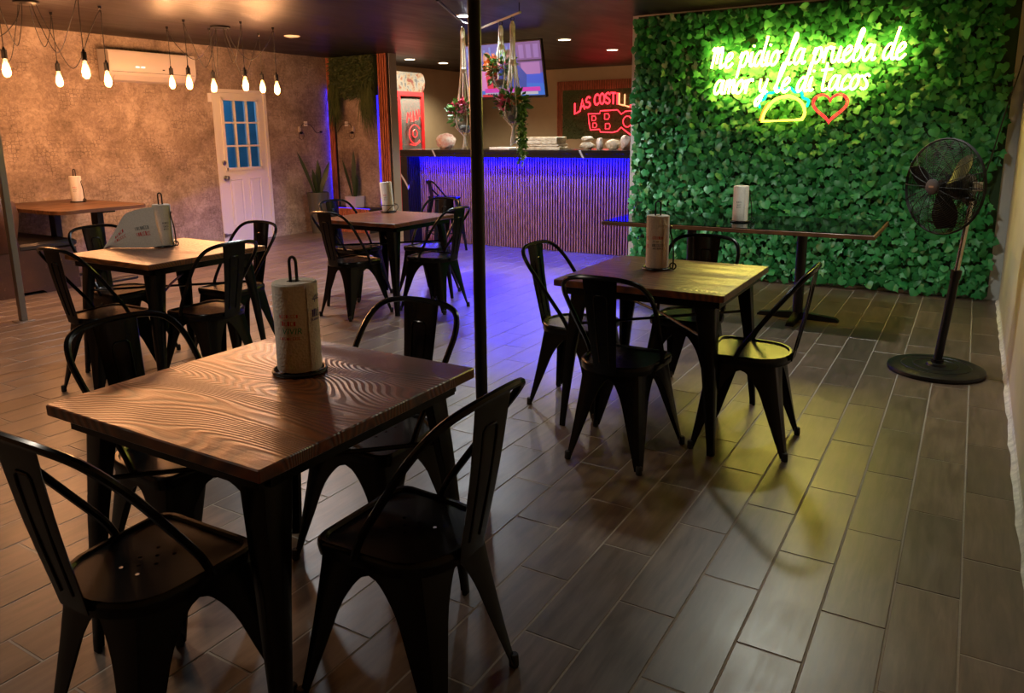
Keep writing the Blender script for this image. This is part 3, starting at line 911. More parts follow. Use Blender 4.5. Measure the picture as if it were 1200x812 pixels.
for args in [
    (-1.61, 0.97, R(2), 'black metal chair beside the black pole table, side farthest from the bar'),
    (-1.16, 1.405, R(90), 'black metal chair beside the black pole table, side towards the cream wall'),
    (-2.13, 1.42, R(-90), 'black metal chair beside the black pole table, side towards the wallpaper wall'),
    (-1.665, 1.865, R(180), 'black metal chair beside the black pole table, side towards the bar'),
    (-1.273, 3.07, R(0), 'black metal chair at the yellow-lit table, side farthest from the ivy'),
    (-0.805, 3.475, R(92), 'black metal chair at the yellow-lit table, with a yellow gleam on its seat'),
    (-1.735, 3.56, R(-90), 'black metal chair at the yellow-lit table, side towards the wallpaper wall'),
    (-1.265, 4.0, R(180), 'black metal chair between the yellow-lit table and the glass-topped table'),
    (-4.22, 2.46, R(0), 'black metal chair at the unrolled paper towels table, side farthest from the bar'),
    (-4.78, 2.92, R(-90), 'black metal chair at the unrolled paper towels table, side towards the booth'),
    (-3.77, 2.82, R(90), 'black metal chair at the unrolled paper towels table, side towards the cream wall'),
    (-4.19, 3.345, R(180), 'black metal chair at the unrolled paper towels table, side towards the bar'),
    (-4.235, 4.53, R(-4), 'black metal chair at the wire basket table, side farthest from the bar'),
    (-4.70, 5.09, R(-90), 'black metal chair at the wire basket table, side towards the snake plants'),
    (-3.765, 5.02, R(90), 'black metal chair at the wire basket table, side towards the black pole'),
    (-4.15, 5.46, R(180), 'black metal chair at the wire basket table, side towards the bar')]:
    chair(*args)

# ------------------------------------------------------------------ long glass-topped table by the ivy
o = empty('long_table', (-1.50, 5.975, 0), 0, 'long rectangular table with a mirror-like glass top before the ivy', 'table')
x0, x1, y0, y1 = -0.985, 0.985, -0.468, 0.468
MB().bbox(x0, x1, y0, y1, ZT - 0.034, ZT - 0.004, 0.003).build('tabletop', M['table_edge'], o, 20)
MB().bbox(x0 + 0.012, x1 - 0.012, y0 + 0.012, y1 - 0.012, ZT - 0.004, ZT + 0.001, 0.001).build('glass_top', M['table_glass'], o, 20)
for sx in (-0.43, 0.43):
    MB().lathe([(0.038, 0.05), (0.038, ZT - 0.05)], 18, sx, 0.1).build('column', M['black_steel'], o)
    MB().bbox(sx - 0.2, sx + 0.2, -0.1, 0.3, ZT - 0.05, ZT - 0.034, 0.002).build('top_plate', M['black_steel'], o, 0)
    fb = MB()
    for ang in (0, PI / 2):
        rings = []
        for t_, zz in ((-0.30, 0.012), (-0.28, 0.028), (-0.05, 0.052), (0.05, 0.052), (0.28, 0.028), (0.30, 0.012)):
            ww = 0.03
            rings.append([(t_, -ww, 0.0), (t_, ww, 0.0), (t_, ww * 0.8, zz), (t_, -ww * 0.8, zz)])
        b_ = MB().loft(rings, True, True).xf(Matrix.Translation((sx, 0.1, 0)) @ Matrix.Rotation(ang, 4, 'Z'))
        fb.add(b_.v, b_.f)
    fb.build('cross_foot', M['black_steel'], o)

# ------------------------------------------------------------------ paper towel holders
def text_mb(s, size, shear=0.0):
    cu = bpy.data.curves.new('lettering', 'FONT')
    cu.body = s; cu.size = size; cu.shear = shear; cu.align_x = 'CENTER'; cu.resolution_u = 2
    ob = bpy.data.objects.new('lettering', cu); col.objects.link(ob)
    dg = bpy.context.evaluated_depsgraph_get()
    me = ob.evaluated_get(dg).to_mesh()
    v = [tuple(p.co) for p in me.vertices]; f = [tuple(p.vertices) for p in me.polygons]
    ob.evaluated_get(dg).to_mesh_clear()
    bpy.data.objects.remove(ob); bpy.data.curves.remove(cu)
    return v, f
def scribble(w, h, n, seed):
    rnd = random.Random(seed); mb = MB()
    x = -w / 2; st = w / n
    for i in range(n):
        a, b = x + i * st, x + (i + 0.68) * st
        hh = h * rnd.uniform(0.75, 1.0)
        mb.add([(a, 0, 0), (b, 0, 0), (b, hh, 0), (a, hh, 0)], [(0, 1, 2, 3)])
        if rnd.random() < 0.6: mb.f.pop(); mb.m.pop(); mb.add([(a, 0, 0), (a + st * 0.22, 0, 0), (a + st * 0.22, hh, 0), (a, hh, 0), (b, hh, 0), (b, hh * 0.75, 0), (b, 0.25 * hh, 0), (b, 0, 0)], [(0, 1, 2, 3), (3, 4, 5, 2), (1, 7, 6, 0)])
    return mb.v, mb.f
def wrap(vf, r, ang, z):
    """bend flat lettering round a roll: ang is the direction it faces"""
    out = []
    for x, y, _ in vf[0]:
        a = ang + x / r
        out.append((r * math.cos(a), r * math.sin(a), z + y))
    return out, vf[1]
VIV = text_mb('VIVIR', 0.026, 0.15)
def towel(x, y, z, rz, label, r=0.06, h=0.275, facing=-1.2, loop=True, style=0, arm=False, lean=0.0, basket=False):
    o = empty('paper_towel_holder', (x, y, z), rz, label, 'towel holder', 'paper towel rolls on wire holders')
    ring = MB().tube([((r + 0.012) * math.cos(2 * PI * k / 32), (r + 0.012) * math.sin(2 * PI * k / 32), 0.006) for k in range(32)], 0.0055, 8, closed=True)
    ring.tube([(-(r + 0.012), 0, 0.006), (r + 0.012, 0, 0.006)], 0.004, 6)
    ring.tube([(0, -(r + 0.012), 0.006), (0, r + 0.012, 0.006)], 0.004, 6)
    ring.build('base_ring', M['black_steel'], o)
    if loop:
        lw = 0.0135
        pts = [(-lw, 0, 0.008), (-lw, 0, h + 0.045)] + [(-lw * math.cos(a), 0, h + 0.055 + lw * 1.2 * math.sin(a)) for a in [PI * k / 8 for k in range(9)]] + [(lw, 0, h + 0.045), (lw, 0, 0.008)]
        MB().tube(pts, 0.0045, 8).build('loop_handle', M['black_steel'], o)
    if arm:
        MB().tube(catmull([(r + 0.012, 0, 0.006), (r + 0.03, 0, 0.02), (r + 0.028, 0, 0.12), (r + 0.012, 0, 0.2), (r + 0.018, 0, 0.225)], 5), 0.004, 6).build('tension_arm', M['black_steel'], o)
        MB().tube([(r + 0.03 + 0.016 * math.cos(2 * PI * k / 14), 0, 0.022 + 0.016 * math.sin(2 * PI * k / 14)) for k in range(14)], 0.004, 6, closed=True).build('scroll_foot', M['black_steel'], o)
    if basket:
        bk = MB()
        for zz, rr in ((0.006, 0.07), (0.07, 0.082)):
            bk.tube([(rr * math.cos(2 * PI * k / 24), rr * math.sin(2 * PI * k / 24), zz) for k in range(24)], 0.0035, 6, closed=True)
        for k in range(5):
            a = 2 * PI * k / 5
            bk.tube(catmull([(0.07 * math.cos(a), 0.07 * math.sin(a), 0.006), (0.088 * math.cos(a + 0.5), 0.088 * math.sin(a + 0.5), 0.04), (0.082 * math.cos(a + 1.0), 0.082 * math.sin(a + 1.0), 0.07)], 4), 0.003, 6)
        bk.build('wire_basket', M['black_steel'], o)
    z0 = 0.012
    roll = MB()
    rnd = random.Random(int(x * 1000))
    prof = [(0.02, z0), (r - 0.002, z0), (r, z0 + 0.004), (r - 0.0006, h * 0.4), (r, h * 0.75), (r, h - 0.005), (r - 0.004, h), (0.02, h), (0.02, h - 0.02), (0.001, h - 0.02)]
    roll.lathe(prof, 36, cap=False)
    # loose outer sheet edge
    rl = roll.build('roll', M['paper'], o, 30)
    sh = MB()
    rings = []
    for k in range(13):
        a = facing + 0.5 + k * 0.17
        rr = r + 0.0008 + 0.004 * (1 - k / 12) ** 2
        rings.append([(rr * math.cos(a), rr * math.sin(a), z0 + 0.001), (rr * math.cos(a), rr * math.sin(a), h - 0.002)])
    sh.loft(rings, closed=False)
    sh.build('sheet_edge', M['paper'], rl, 60)
    rp_ = r + 0.0012
    def pr(vf, ang, zz, mat, dr=0.0):
        v_, f_ = wrap(vf, rp_ + dr, ang, zz)
        MB().add(v_, f_).build('print', mat, rl, 0)
    if style == 0:
        pr(scribble(0.058, 0.011, 8, 1), facing - 0.35, 0.178, M['ink_red'])
        pr(scribble(0.044, 0.014, 5, 2), facing - 0.35, 0.155, M['ink_red'])
        pr(VIV, facing - 0.25, 0.130, M['ink_green'])
        pr(scribble(0.066, 0.009, 8, 3), facing - 0.35, 0.113, M['ink_red'])
        pr(text_mb('44', 0.032, 0.3), facing + 0.95, 0.218, M['ink_blue'], 0.0045)
        pr(scribble(0.034, 0.024, 5, 5), facing + 0.95, 0.175, M['ink_blue'], 0.0045)
        pr(scribble(0.04, 0.007, 9, 6), facing + 0.95, 0.164, M['ink_blue'], 0.0045)
    elif style == 1:
        pr(scribble(0.062, 0.016, 8, 11), facing + 0.1, 0.160, M['ink_red'])
        pr(scribble(0.040, 0.008, 8, 12), facing, 0.146, M['ink_grey'])
        pr(scribble(0.062, 0.017, 8, 13), facing + 0.1, 0.122, M['ink_grey'])
        pr(scribble(0.056, 0.008, 8, 14), facing + 0.1, 0.109, M['ink_grey'])
        pr(scribble(0.016, 0.018, 2, 15), facing - 0.95, 0.155, M['ink_red'])
        pr(scribble(0.016, 0.018, 2, 16), facing - 0.95, 0.115, M['ink_red'])
    else:
        pr(scribble(0.042, 0.012, 6, 21), facing - 0.2, 0.150, M['ink_grey'] if style == 2 else M['ink_red'])
        pr(scribble(0.034, 0.012, 5, 22), facing - 0.2, 0.128, M['ink_grey'])
        pr(scribble(0.034, 0.009, 5, 23), facing - 0.2, 0.112, M['ink_grey'])
    if lean:
        rl.rotation_euler = (0, lean, 0)
    return o
FC = lambda x, y: math.atan2(-y, -x)
towel(-1.676, 1.545, ZT, 0, 'paper towel roll with a tall wire loop on the table beside the black pole', 0.064, 0.275, FC(-1.676, 1.545), True, 0)
towel(-1.345, 3.67, ZT, 0, 'paper towel roll with red and grey print on the yellow-lit table', 0.056, 0.275, FC(-1.345, 3.67), True, 1, True)
t3 = towel(-4.40, 3.0, ZT, R(20), 'half-unrolled paper towel roll whose loose sheet drapes over the table', 0.052, 0.27, FC(-4.40, 3.0) - R(20) + 0.6, True, 2, True)
towel(-4.47, 5.29, ZT, 0, 'leaning paper towel roll standing in a round wire basket', 0.052, 0.27, FC(-4.47, 5.29), False, 3, False, R(-5), True)
towel(-1.50, 5.88, ZT + 0.001, 0, 'paper towel roll on the glass-topped table before the ivy', 0.056, 0.275, FC(-1.5, 5.88), False, 2, True)
towel(-8.02, 4.52, 0.77, R(20), 'paper towel roll with a side arm on the wooden booth table', 0.056, 0.27, FC(-8.02, 4.52) - R(20), True, 3, True)
# the loose sheet pulled off the roll on the table with unrolled towels (part of that roll)
sh = MB(); rings = []
M3 = Matrix.Rotation(R(20.5), 4, 'Z')
top_e = [(-0.03, -0.045, 0.258), (-0.09, -0.04, 0.252), (-0.16, -0.02, 0.236), (-0.225, 0.0, 0.205), (-0.29, 0.005, 0.11), (-0.365, 0.0, 0.004)]
bot_e = [(0.0, -0.055, 0.014), (-0.05, -0.062, 0.006), (-0.12, -0.05, 0.003), (-0.19, -0.035, 0.003), (-0.27, -0.018, 0.003), (-0.35, 0.0, 0.003)]
te, be = catmull(top_e, 4), catmull(bot_e, 4)
for a, b in zip(te, be):
    rings.append([tuple(M3 @ (a.lerp(b, t) + Vector((0, -0.02 * math.sin(PI * t), 0)))) for t in [k / 6 for k in range(7)]])
sh.loft(rings, closed=False)
so_ = sh.build('loose_sheet', M['paper'], t3, 60)
def on_sheet(u, v):
    i = min(len(rings) - 2, int(u * (len(rings) - 1))); fu = u * (len(rings) - 1) - i
    j = min(5, int(v * 6)); fv = v * 6 - j
    a = Vector(rings[i][j]).lerp(Vector(rings[i + 1][j]), fu); b = Vector(rings[i][j + 1]).lerp(Vector(rings[i + 1][j + 1]), fu)
    return a.lerp(b, fv) + M3.to_3x3() @ Vector((0.0, -0.003, 0.001))
for (vf, u0, v0, su, sv, mt, flip) in ((scribble(1, 1, 8, 31), 0.30, 0.52, 0.26, 0.10, 'ink_grey', 1), (scribble(1, 1, 8, 32), 0.30, 0.68, 0.26, 0.11, 'ink_red', 1), (scribble(1, 1, 5, 33), 0.72, 0.45, 0.16, 0.12, 'ink_red', 1), (scribble(1, 1, 6, 34), 0.72, 0.64, 0.2, 0.12, 'ink_red', 1)):
    pts = [on_sheet(min(0.98, max(0, u0 - x * su)), min(0.98, max(0, v0 - y * sv))) for x, y, _ in vf[0]]
    MB().add(pts, vf[1]).build('print', M[mt], so_, 0)

# ------------------------------------------------------------------ poles
po = tag(MB().lathe([(0.0235, 0.0), (0.0235, H)], 24, cap=False).build('support_pole', M['black_steel']), 'slim round black pole rising beside the near wooden table', 'pole')
po.location = (-1.578, 2.38, 0)
po = empty('steel_post', (-6.417, 3.061, 0), 0, 'thin grey square steel post in front of the booth', 'post')
MB().bbox(-0.024, 0.024, -0.024, 0.024, 0.006, H, 0.003).build('shaft', M['grey_steel'], po, 0)
MB().bbox(-0.06, 0.06, -0.06, 0.06, 0, 0.006, 0.002).build('floor_plate', M['grey_steel'], po, 0)

# ------------------------------------------------------------------ pedestal fan
FB = Vector((-0.082, 5.09, 0))
fan = empty('pedestal_fan', FB, 0, 'black pedestal fan with a wire guard beside the cream wall', 'fan')
MB().lathe([(0.262, 0.0), (0.265, 0.012), (0.262, 0.026), (0.245, 0.034), (0.19, 0.036), (0.187, 0.040), (0.183, 0.036), (0.125, 0.037), (0.122, 0.041), (0.118, 0.037), (0.055, 0.038), (0.05, 0.05), (0.03, 0.058), (0.001, 0.058)], 48, cap=False).build('base', M['black_plastic'], fan, 25)
LN = Vector((0.085, -0.03, 1.0)).normalized()
def al(t): return LN * (t / LN.z)
MB().tube([al(0.05), al(0.60)], 0.024, 16).build('lower_pole', M['black_plastic'], fan)
MB().tube([al(0.05), al(0.075)], 0.034, 16).build('base_collar', M['black_plastic'], fan)
MB().tube([al(0.575), al(0.625)], 0.029, 16).build('height_collar', M['black_plastic'], fan)
MB().tube([al(0.6), al(1.03)], 0.014, 14).build('upper_pole', M['chrome'], fan)
HC = Vector((-0.055, -0.02, 1.105))              # guard centre relative to base
FD = Vector((-0.66, -0.75, 0.02)).normalized()   # direction the fan blows
hm = Matrix.Translation(HC) @ FD.to_track_quat('Z', 'Y').to_matrix().to_4x4()
head = MB().lathe([(0.001, -0.20), (0.055, -0.195), (0.075, -0.17), (0.08, -0.10), (0.07, -0.06), (0.03, -0.05), (0.001, -0.05)], 24, cap=False).xf(hm)
head.build('motor_housing', M['black_plastic'], fan)
MB().tube([al(1.02), HC - FD * 0.13 + Vector((0, 0, -0.04))], 0.028, 12).build('tilt_joint', M['black_plastic'], fan)
GR = 0.272
def guard(zf, name, sign_):
    g = MB()
    nr = 22
    for k in range(1, nr + 1):
        r_ = 0.045 + (GR - 0.045) * k / nr
        g.tube([Vector((r_ * math.cos(2 * PI * j / 40), r_ * math.sin(2 * PI * j / 40), zf(r_))) for j in range(40)], 0.0016 if k < nr else 0.0055, 4, closed=True)
    for k in range(18):
        a = 2 * PI * k / 18
        g.tube([Vector((r_ * math.cos(a), r_ * math.sin(a), zf(r_))) for r_ in (0.03, 0.09, 0.15, 0.2, 0.245, GR)], 0.0024, 4)
    g.xf(hm)
    return g.build(name, M['black_rubber'], fan)
guard(lambda r_: 0.085 - 0.075 * (r_ / GR) ** 3, 'front_guard', 1)
guard(lambda r_: -0.10 + 0.10 * (r_ / GR) ** 3, 'rear_guard', -1)
bd = MB().lathe([(0.045, 0.082), (0.045, 0.092), (0.038, 0.096), (0.001, 0.097)], 20, cap=False).xf(hm)
bg = bd.build('badge', plain('badge_grey', (0.05, 0.05, 0.055), 0.5), fan)
MB().add([(p[0] , p[1] , 0.0985) for p in [(-0.016, -0.004, 0), (0.016, -0.004, 0), (0.016, 0.006, 0), (-0.016, 0.006, 0)]], [(0, 1, 2, 3)]).xf(hm).build('badge_plate', M['grey_steel'], bg, 0)
for k in range(3):
    a0 = 2 * PI * k / 3 + 0.75
    b_ = MB(); rings = []
    for i in range(9):
        t = i / 8; r_ = 0.04 + 0.20 * t
        w_ = 0.30 + 0.62 * math.sin(PI * min(1, t * 0.9 + 0.1) ** 0.8) * 0.9
        w_ = w_ * (0.06 / max(r_, 0.06)) * 2.0 if t < 0.5 else w_ * 1.1
        w_ = min(w_, 0.85)
        rings.append([(r_ * math.cos(a0 + w_ * (s_ - 0.5)), r_ * math.sin(a0 + w_ * (s_ - 0.5)), 0.012 - 0.055 * (s_ - 0.5)) for s_ in (0, 0.25, 0.5, 0.75, 1)])
    b_.loft(rings, closed=False).xf(hm)
    me = b_.mesh('blade', M['black_plastic'], 50); solidify(me, 0.004)
    link('blade', me, fan)
MB().lathe([(0.04, -0.05), (0.045, 0.0), (0.04, 0.03), (0.001, 0.04)], 16, cap=False).xf(hm).build('hub', M['black_plastic'], fan)
MB().box(0.0, 0.05, -0.02, 0.02, -0.02, 0.03).xf(Matrix.Translation(HC - FD * 0.12 + Vector((0.06, -0.05, 0)))).build('switch_plate', M['white_plastic'], fan, 0)

# ------------------------------------------------------------------ bar counter
BX0, BX1 = -6.505, XIVY + 0.185
BYF, BYS, BYB = 7.98, 8.26, 8.75
BZ0, BZ1 = 1.138, 1.226
bar = empty('bar_counter', ((BX0 + BX1) / 2, BYS, 0), 0, 'bar counter with black marble top and vertical wooden slats lit blue', 'bar counter')
ox, oy = bar.location.x, bar.location.y
def bl(mb, name, mat, smooth=0): 
    mb.xf(Matrix.Translation((-ox, -oy, 0))); return mb.build(name, mat, bar, smooth)
bl(MB().bbox(BX0, BX1, BYF, BYB, BZ1 - 0.04, BZ1, 0.003), 'countertop', M['marble'], 20)
bl(MB().bbox(BX0, BX1, BYF, BYF + 0.02, BZ0, BZ1 - 0.0405, 0.002), 'front_apron', M['marble'], 20)
bl(MB().bbox(BX0, BX0 + 0.115, BYF + 0.0005, BYB, 0, BZ0 - 0.001, 0.003), 'waterfall_leg', M['marble'], 20)
bl(MB().box(BX0 + 0.115, BX1, BYS, BYS + 0.05, 0, BZ1 - 0.041), 'slat_backing', M['panel_dark'])
bl(MB().box(BX0 + 0.115, BX1, BYS - 0.0, BYB - 0.02, 0.0, 0.02).box(BX0 + 0.115, BX1, BYB - 0.03, BYB - 0.01, 0.02, BZ0), 'rear_panel', M['panel_dark'])
pit = 0.0355
slat_me = MB().bbox(-0.0092, 0.0092, -0.03, 0, 0.004, BZ1 - 0.044, 0.002).mesh('slat', M['slat'], 0)
n = int((BX1 - BX0 - 0.115) / pit)
for i in range(n):
    link('slat', slat_me, bar, (BX0 + 0.115 + (i + 0.5) * pit - ox, 0.0, 0))
# slats on the inner side of the waterfall leg
side_me = MB().bbox(0, 0.012, -0.0115, 0.0115, 0.004, BZ0 - 0.004, 0.002).mesh('slat', M['black_steel'], 0)
for i in range(7):
    link('slat', side_me, bar, (BX0 + 0.115 - ox, BYF + 0.035 + i * pit - oy, 0))
bl(MB().box(BX0 + 0.14, BX1, BYS - 0.13, BYS - 0.105, BZ1 - 0.049, BZ1 - 0.041), 'led_channel', M['black_steel'])
led = bl(MB().box(BX0 + 0.14, BX1, BYS - 0.125, BYS - 0.11, BZ1 - 0.0505, BZ1 - 0.0495), 'led_strip', M['led_blue'])

# things on the bar
def lump(name, x, y, z, r, sc, mat, label, cat, seed, group=None):
    rnd = random.Random(seed)
    ph = [(Vector((rnd.uniform(-1, 1), rnd.uniform(-1, 1), rnd.uniform(-1, 1))) * f, rnd.uniform(0, 6)) for f in (3, 5, 8, 11)]
    fn = lambda d: 1 + sum(0.09 / (i + 1) ** 0.5 * math.sin(d.dot(p) + q_) for i, (p, q_) in enumerate(ph))
    mb = MB().sphere((0, 0, 0), r, 22, 14, sc, 0, fn)
    zmin = min(v[2] for v in mb.v)
    mb.v = [(a, b, max(c, zmin * 0.82)) for a, b, c in mb.v]
    zm = min(v[2] for v in mb.v)
    o = mb.build(name, mat, None, 60)
    o.location = (x, y, z - zm)
    return tag(o, label, cat, group)
def bagmat(name, a, b):
    m = NT(name); f = m.noise(m.coords('Object'), 16, 5, 0.7)
    m.base(m.ramp(f, [(0.35, a), (0.6, b)])); m.set(Roughness=0.35); m.bump(f, 0.8, 0.02)
    return m.mat
M['bag_white'] = bagmat('white_bag', (0.55, 0.42, 0.38), (0.8, 0.78, 0.74))
M['bag_red'] = bagmat('white_red_bag', (0.62, 0.30, 0.26), (0.78, 0.75, 0.72))
M['bag_cream'] = bagmat('cream_bag', (0.48, 0.40, 0.26), (0.75, 0.70, 0.55))
lump('plastic_bag', -6.02, 8.35, BZ1, 0.12, (1.15, 0.9, 0.9), M['bag_red'], 'crumpled white and red plastic bag on the bar next to the cooler', 'bag', 1)
def stack(name, x0, x1, y0, y1, zs, mat, label, cat):
    o = empty(name, ((x0 + x1) / 2, (y0 + y1) / 2, BZ1), 0, label, cat)
    rnd = random.Random(len(label)); z = 0
    for h_ in zs:
        j = lambda: rnd.uniform(-0.015, 0.015)
        MB().bbox((x0 - x1) / 2 + j(), (x1 - x0) / 2 + j(), (y0 - y1) / 2 + j(), (y1 - y0) / 2 + j(), z, z + h_ - 0.001, 0.006).build('packet', mat, o, 0); z += h_
    return o
stack('towel_tray', -5.20, -4.92, 8.15, 8.4, (0.03,), M['white_plastic'], 'flat white tray on the bar under the hanging pots', 'tray')
stack('bag_stack', -4.88, -4.30, 8.25, 8.5, (0.035, 0.03, 0.045, 0.04), M['bag_cream'], 'stack of cream wrapped packets on the bar beside the trailing plant', 'packets')
lump('wrapped_bundle', -3.96, 8.35, BZ1, 0.075, (1.3, 0.9, 0.6), M['bag_cream'], 'flat cream wrapped bundle on the bar, lower one of a pair', 'bundle', 4)
lump('wrapped_bundle', -3.97, 8.35, BZ1 + 0.098, 0.06, (1.4, 0.8, 0.5), M['bag_cream'], 'flat cream wrapped bundle on the bar, resting on another bundle', 'bundle', 5)
lump('wrapped_bundle', -3.80, 8.35, BZ1, 0.06, (0.7, 0.8, 1.15), M['bag_white'], 'upright pinkish wrapped bundle on the bar', 'bundle', 6)
lump('wrapped_bundle', -3.635, 8.37, BZ1, 0.075, (1.2, 0.9, 0.8), M['bag_cream'], 'pale knotted bag on the bar in front of the red sign', 'bag', 7)
lump('wrapped_bundle', -3.46, 8.33, BZ1, 0.075, (0.9, 0.9, 1.1), M['bag_white'], 'white tied bag with a pink tint on the bar by the ivy wall', 'bag', 8)
stack('red_tray', -3.38, -3.05, 8.3, 8.5, (0.03,), plain('red_plastic', (0.5, 0.02, 0.03), 0.4), 'flat red tray on the bar beside the ivy wall', 'tray')
gl = empty('glass_mug', (-3.30, 8.18, BZ1), 0, 'small black and clear mug on the bar by the red tray', 'mug')
MB().lathe([(0.028, 0), (0.03, 0.06), (0.027, 0.06), (0.025, 0.006), (0.001, 0.005)], 14, cap=False).build('cup', M['black_plastic'], gl)
MB().tube(catmull([(0.03, 0, 0.05), (0.05, 0, 0.045), (0.05, 0, 0.02), (0.03, 0, 0.012)], 4), 0.004, 6).build('handle', M['black_plastic'], gl)

# bar stool
st = empty('bar_stool', (-5.62, 7.72, 0), R(-35), 'black metal bar stool with a low back in front of the slats', 'stool')
s_ = MB().bbox(-0.165, 0.165, -0.165, 0.165, 0.635, 0.665, 0.012); s_.build('seat', M['black_metal'], st, 30)
for sx in (-1, 1):
    for sy in (-1, 1):
        rings = []
        for z, o_, w_ in ((0.64, 0.150, 0.07), (0.35, 0.185, 0.045), (0.0, 0.215, 0.028)):
            rings.append([(sx * (o_ - w_), sy * o_, z), (sx * o_, sy * o_, z), (sx * o_, sy * (o_ - w_), z), (sx * (o_ - 0.008), sy * (o_ - w_), z), (sx * (o_ - 0.008), sy * (o_ - 0.008), z), (sx * (o_ - w_), sy * (o_ - 0.008), z)])
        MB().loft(rings, True, True).build('leg', M['black_metal'], st)
MB().tube([(-0.195, -0.195, 0.22), (0.195, -0.195, 0.22), (0.195, 0.195, 0.22), (-0.195, 0.195, 0.22)], 0.008, 6, closed=True).build('foot_rail', M['black_metal'], st)
MB().tube(catmull([(-0.16, -0.02, 0.66), (-0.172, -0.1, 0.75), (-0.14, -0.175, 0.845), (0, -0.19, 0.858), (0.14, -0.175, 0.845), (0.172, -0.1, 0.75), (0.16, -0.02, 0.66)], 5), 0.0105, 8).build('back_hoop', M['black_metal'], st)
MB().loft([[(-0.055, -0.155, 0.655), (0.055, -0.155, 0.655), (0.055, -0.161, 0.655), (-0.055, -0.161, 0.655)], [(-0.075, -0.184, 0.85), (0.075, -0.184, 0.85), (0.075, -0.19, 0.85), (-0.075, -0.19, 0.85)]], True, True).build('back_splat', M['black_metal'], st)

# ------------------------------------------------------------------ television
TVC, TVY, TVT, TVW = Vector((-4.872, 7.93, 2.143)), -0.04, 0.204, 1.13
TVH = TVW * 0.57
tv = empty('television', TVC, 0, 'large flat television hung above the bar showing two presenters', 'television')
tv.rotation_euler = (TVT, 0, TVY)
MB().bbox(-TVW / 2, TVW / 2, 0.0, 0.045, -TVH / 2, TVH / 2, 0.004).build('case', M['black_plastic'], tv, 0)
sw_, sh_ = TVW - 0.035, TVH - 0.045
def scr(pts, c, s, d, name='picture'):
    key = 'scr_%s_%s' % (c, s)
    s = s * 0.36
    if key not in M: M[key] = emis('screen_light', c, s)
    P = [((u - 0.5) * sw_, -d, (v - 0.5) * sh_ + 0.006) for u, v in pts]
    return P, M[key]
screen = MB().add(*(scr([(0, 0), (1, 0), (1, 1), (0, 1)], (0.03, 0.12, 0.8), 0.9, 0.001)[0], [(0, 1, 2, 3)])).build('screen', emis('screen_blue', (0.03, 0.13, 0.85), 0.34), tv, 0)
def pic(pts, c, s, d):
    P, m_ = scr(pts, c, s, d)
    MB().add(P, [tuple(range(len(P)))]).build('picture_area', m_, screen, 0)
rc = lambda a, b, c, d: [(a, b), (c, b), (c, d), (a, d)]
pic(rc(0.0, 0.62, 0.62, 1.0), (0.06, 0.14, 0.62), 0.9, 0.0012)
rnd = random.Random(5)
for i in range(16):
    a = 0.02 + i * 0.037
    pic(rc(a, 0.66 + rnd.random() * 0.08, a + 0.022, 0.82 + rnd.random() * 0.14), (0.10, 0.35, 0.95) if i % 2 else (0.30, 0.22, 0.75), 0.9, 0.0014)
pic(rc(0.70, 0.42, 1.0, 1.0), (0.30, 0.15, 0.50), 0.7, 0.0013)
pic(rc(0.74, 0.40, 0.97, 0.62), (0.62, 0.28, 0.72), 0.8, 0.0015)
for i in range(3): pic(rc(0.73 + i * 0.09, 0.70, 0.79 + i * 0.09, 0.95), (0.42, 0.25, 0.72), 0.8, 0.0015)
pic(rc(0.70, 0.64, 1.0, 0.67), (0.04, 0.04, 0.15), 0.5, 0.0016)
pic([(0.0, 0.0), (1.0, 0.0), (1.0, 0.22), (0.0, 0.30)], (0.03, 0.22, 0.90), 0.9, 0.0015)
pic(rc(0.0, 0.10, 0.22, 0.55), (0.25, 0.25, 0.85), 0.7, 0.0014)
# woman: pink jacket over a red dress
pic([(0.20, 0.12), (0.40, 0.12), (0.44, 0.42), (0.40, 0.58), (0.28, 0.60), (0.22, 0.50)], (0.90, 0.30, 0.75), 0.9, 0.0018)
pic([(0.28, 0.10), (0.42, 0.12), (0.40, 0.36), (0.31, 0.50), (0.27, 0.46)], (0.95, 0.03, 0.10), 0.9, 0.0020)
pic([(0.27 + 0.055 * math.cos(2 * PI * k / 14) + 0.05, 0.74 + 0.12 * math.sin(2 * PI * k / 14)) for k in range(14)], (0.80, 0.35, 0.20), 0.9, 0.0020)
pic([(0.325 + 0.038 * math.cos(2 * PI * k / 14), 0.72 + 0.10 * math.sin(2 * PI * k / 14)) for k in range(14)], (0.95, 0.55, 0.55), 0.9, 0.0022)
pic([(0.30, 0.56), (0.35, 0.56), (0.345, 0.66), (0.305, 0.66)], (0.90, 0.45, 0.45), 0.9, 0.0021)
# man: blue suit
pic([(0.50, 0.12), (0.78, 0.12), (0.80, 0.40), (0.72, 0.56), (0.58, 0.60), (0.50, 0.50)], (0.02, 0.12, 0.65), 0.7, 0.0018)
pic([(0.575, 0.44), (0.635, 0.58), (0.60, 0.60), (0.56, 0.58)], (0.70, 0.80, 0.95), 0.9, 0.0020)
pic([(0.595 + 0.038 * math.cos(2 * PI * k / 14), 0.74 + 0.11 * math.sin(2 * PI * k / 14)) for k in range(14)], (0.85, 0.45, 0.40), 0.8, 0.0021)
pic([(0.56, 0.78), (0.632, 0.78), (0.62, 0.88), (0.57, 0.88)], (0.25, 0.15, 0.12), 0.5, 0.0022)
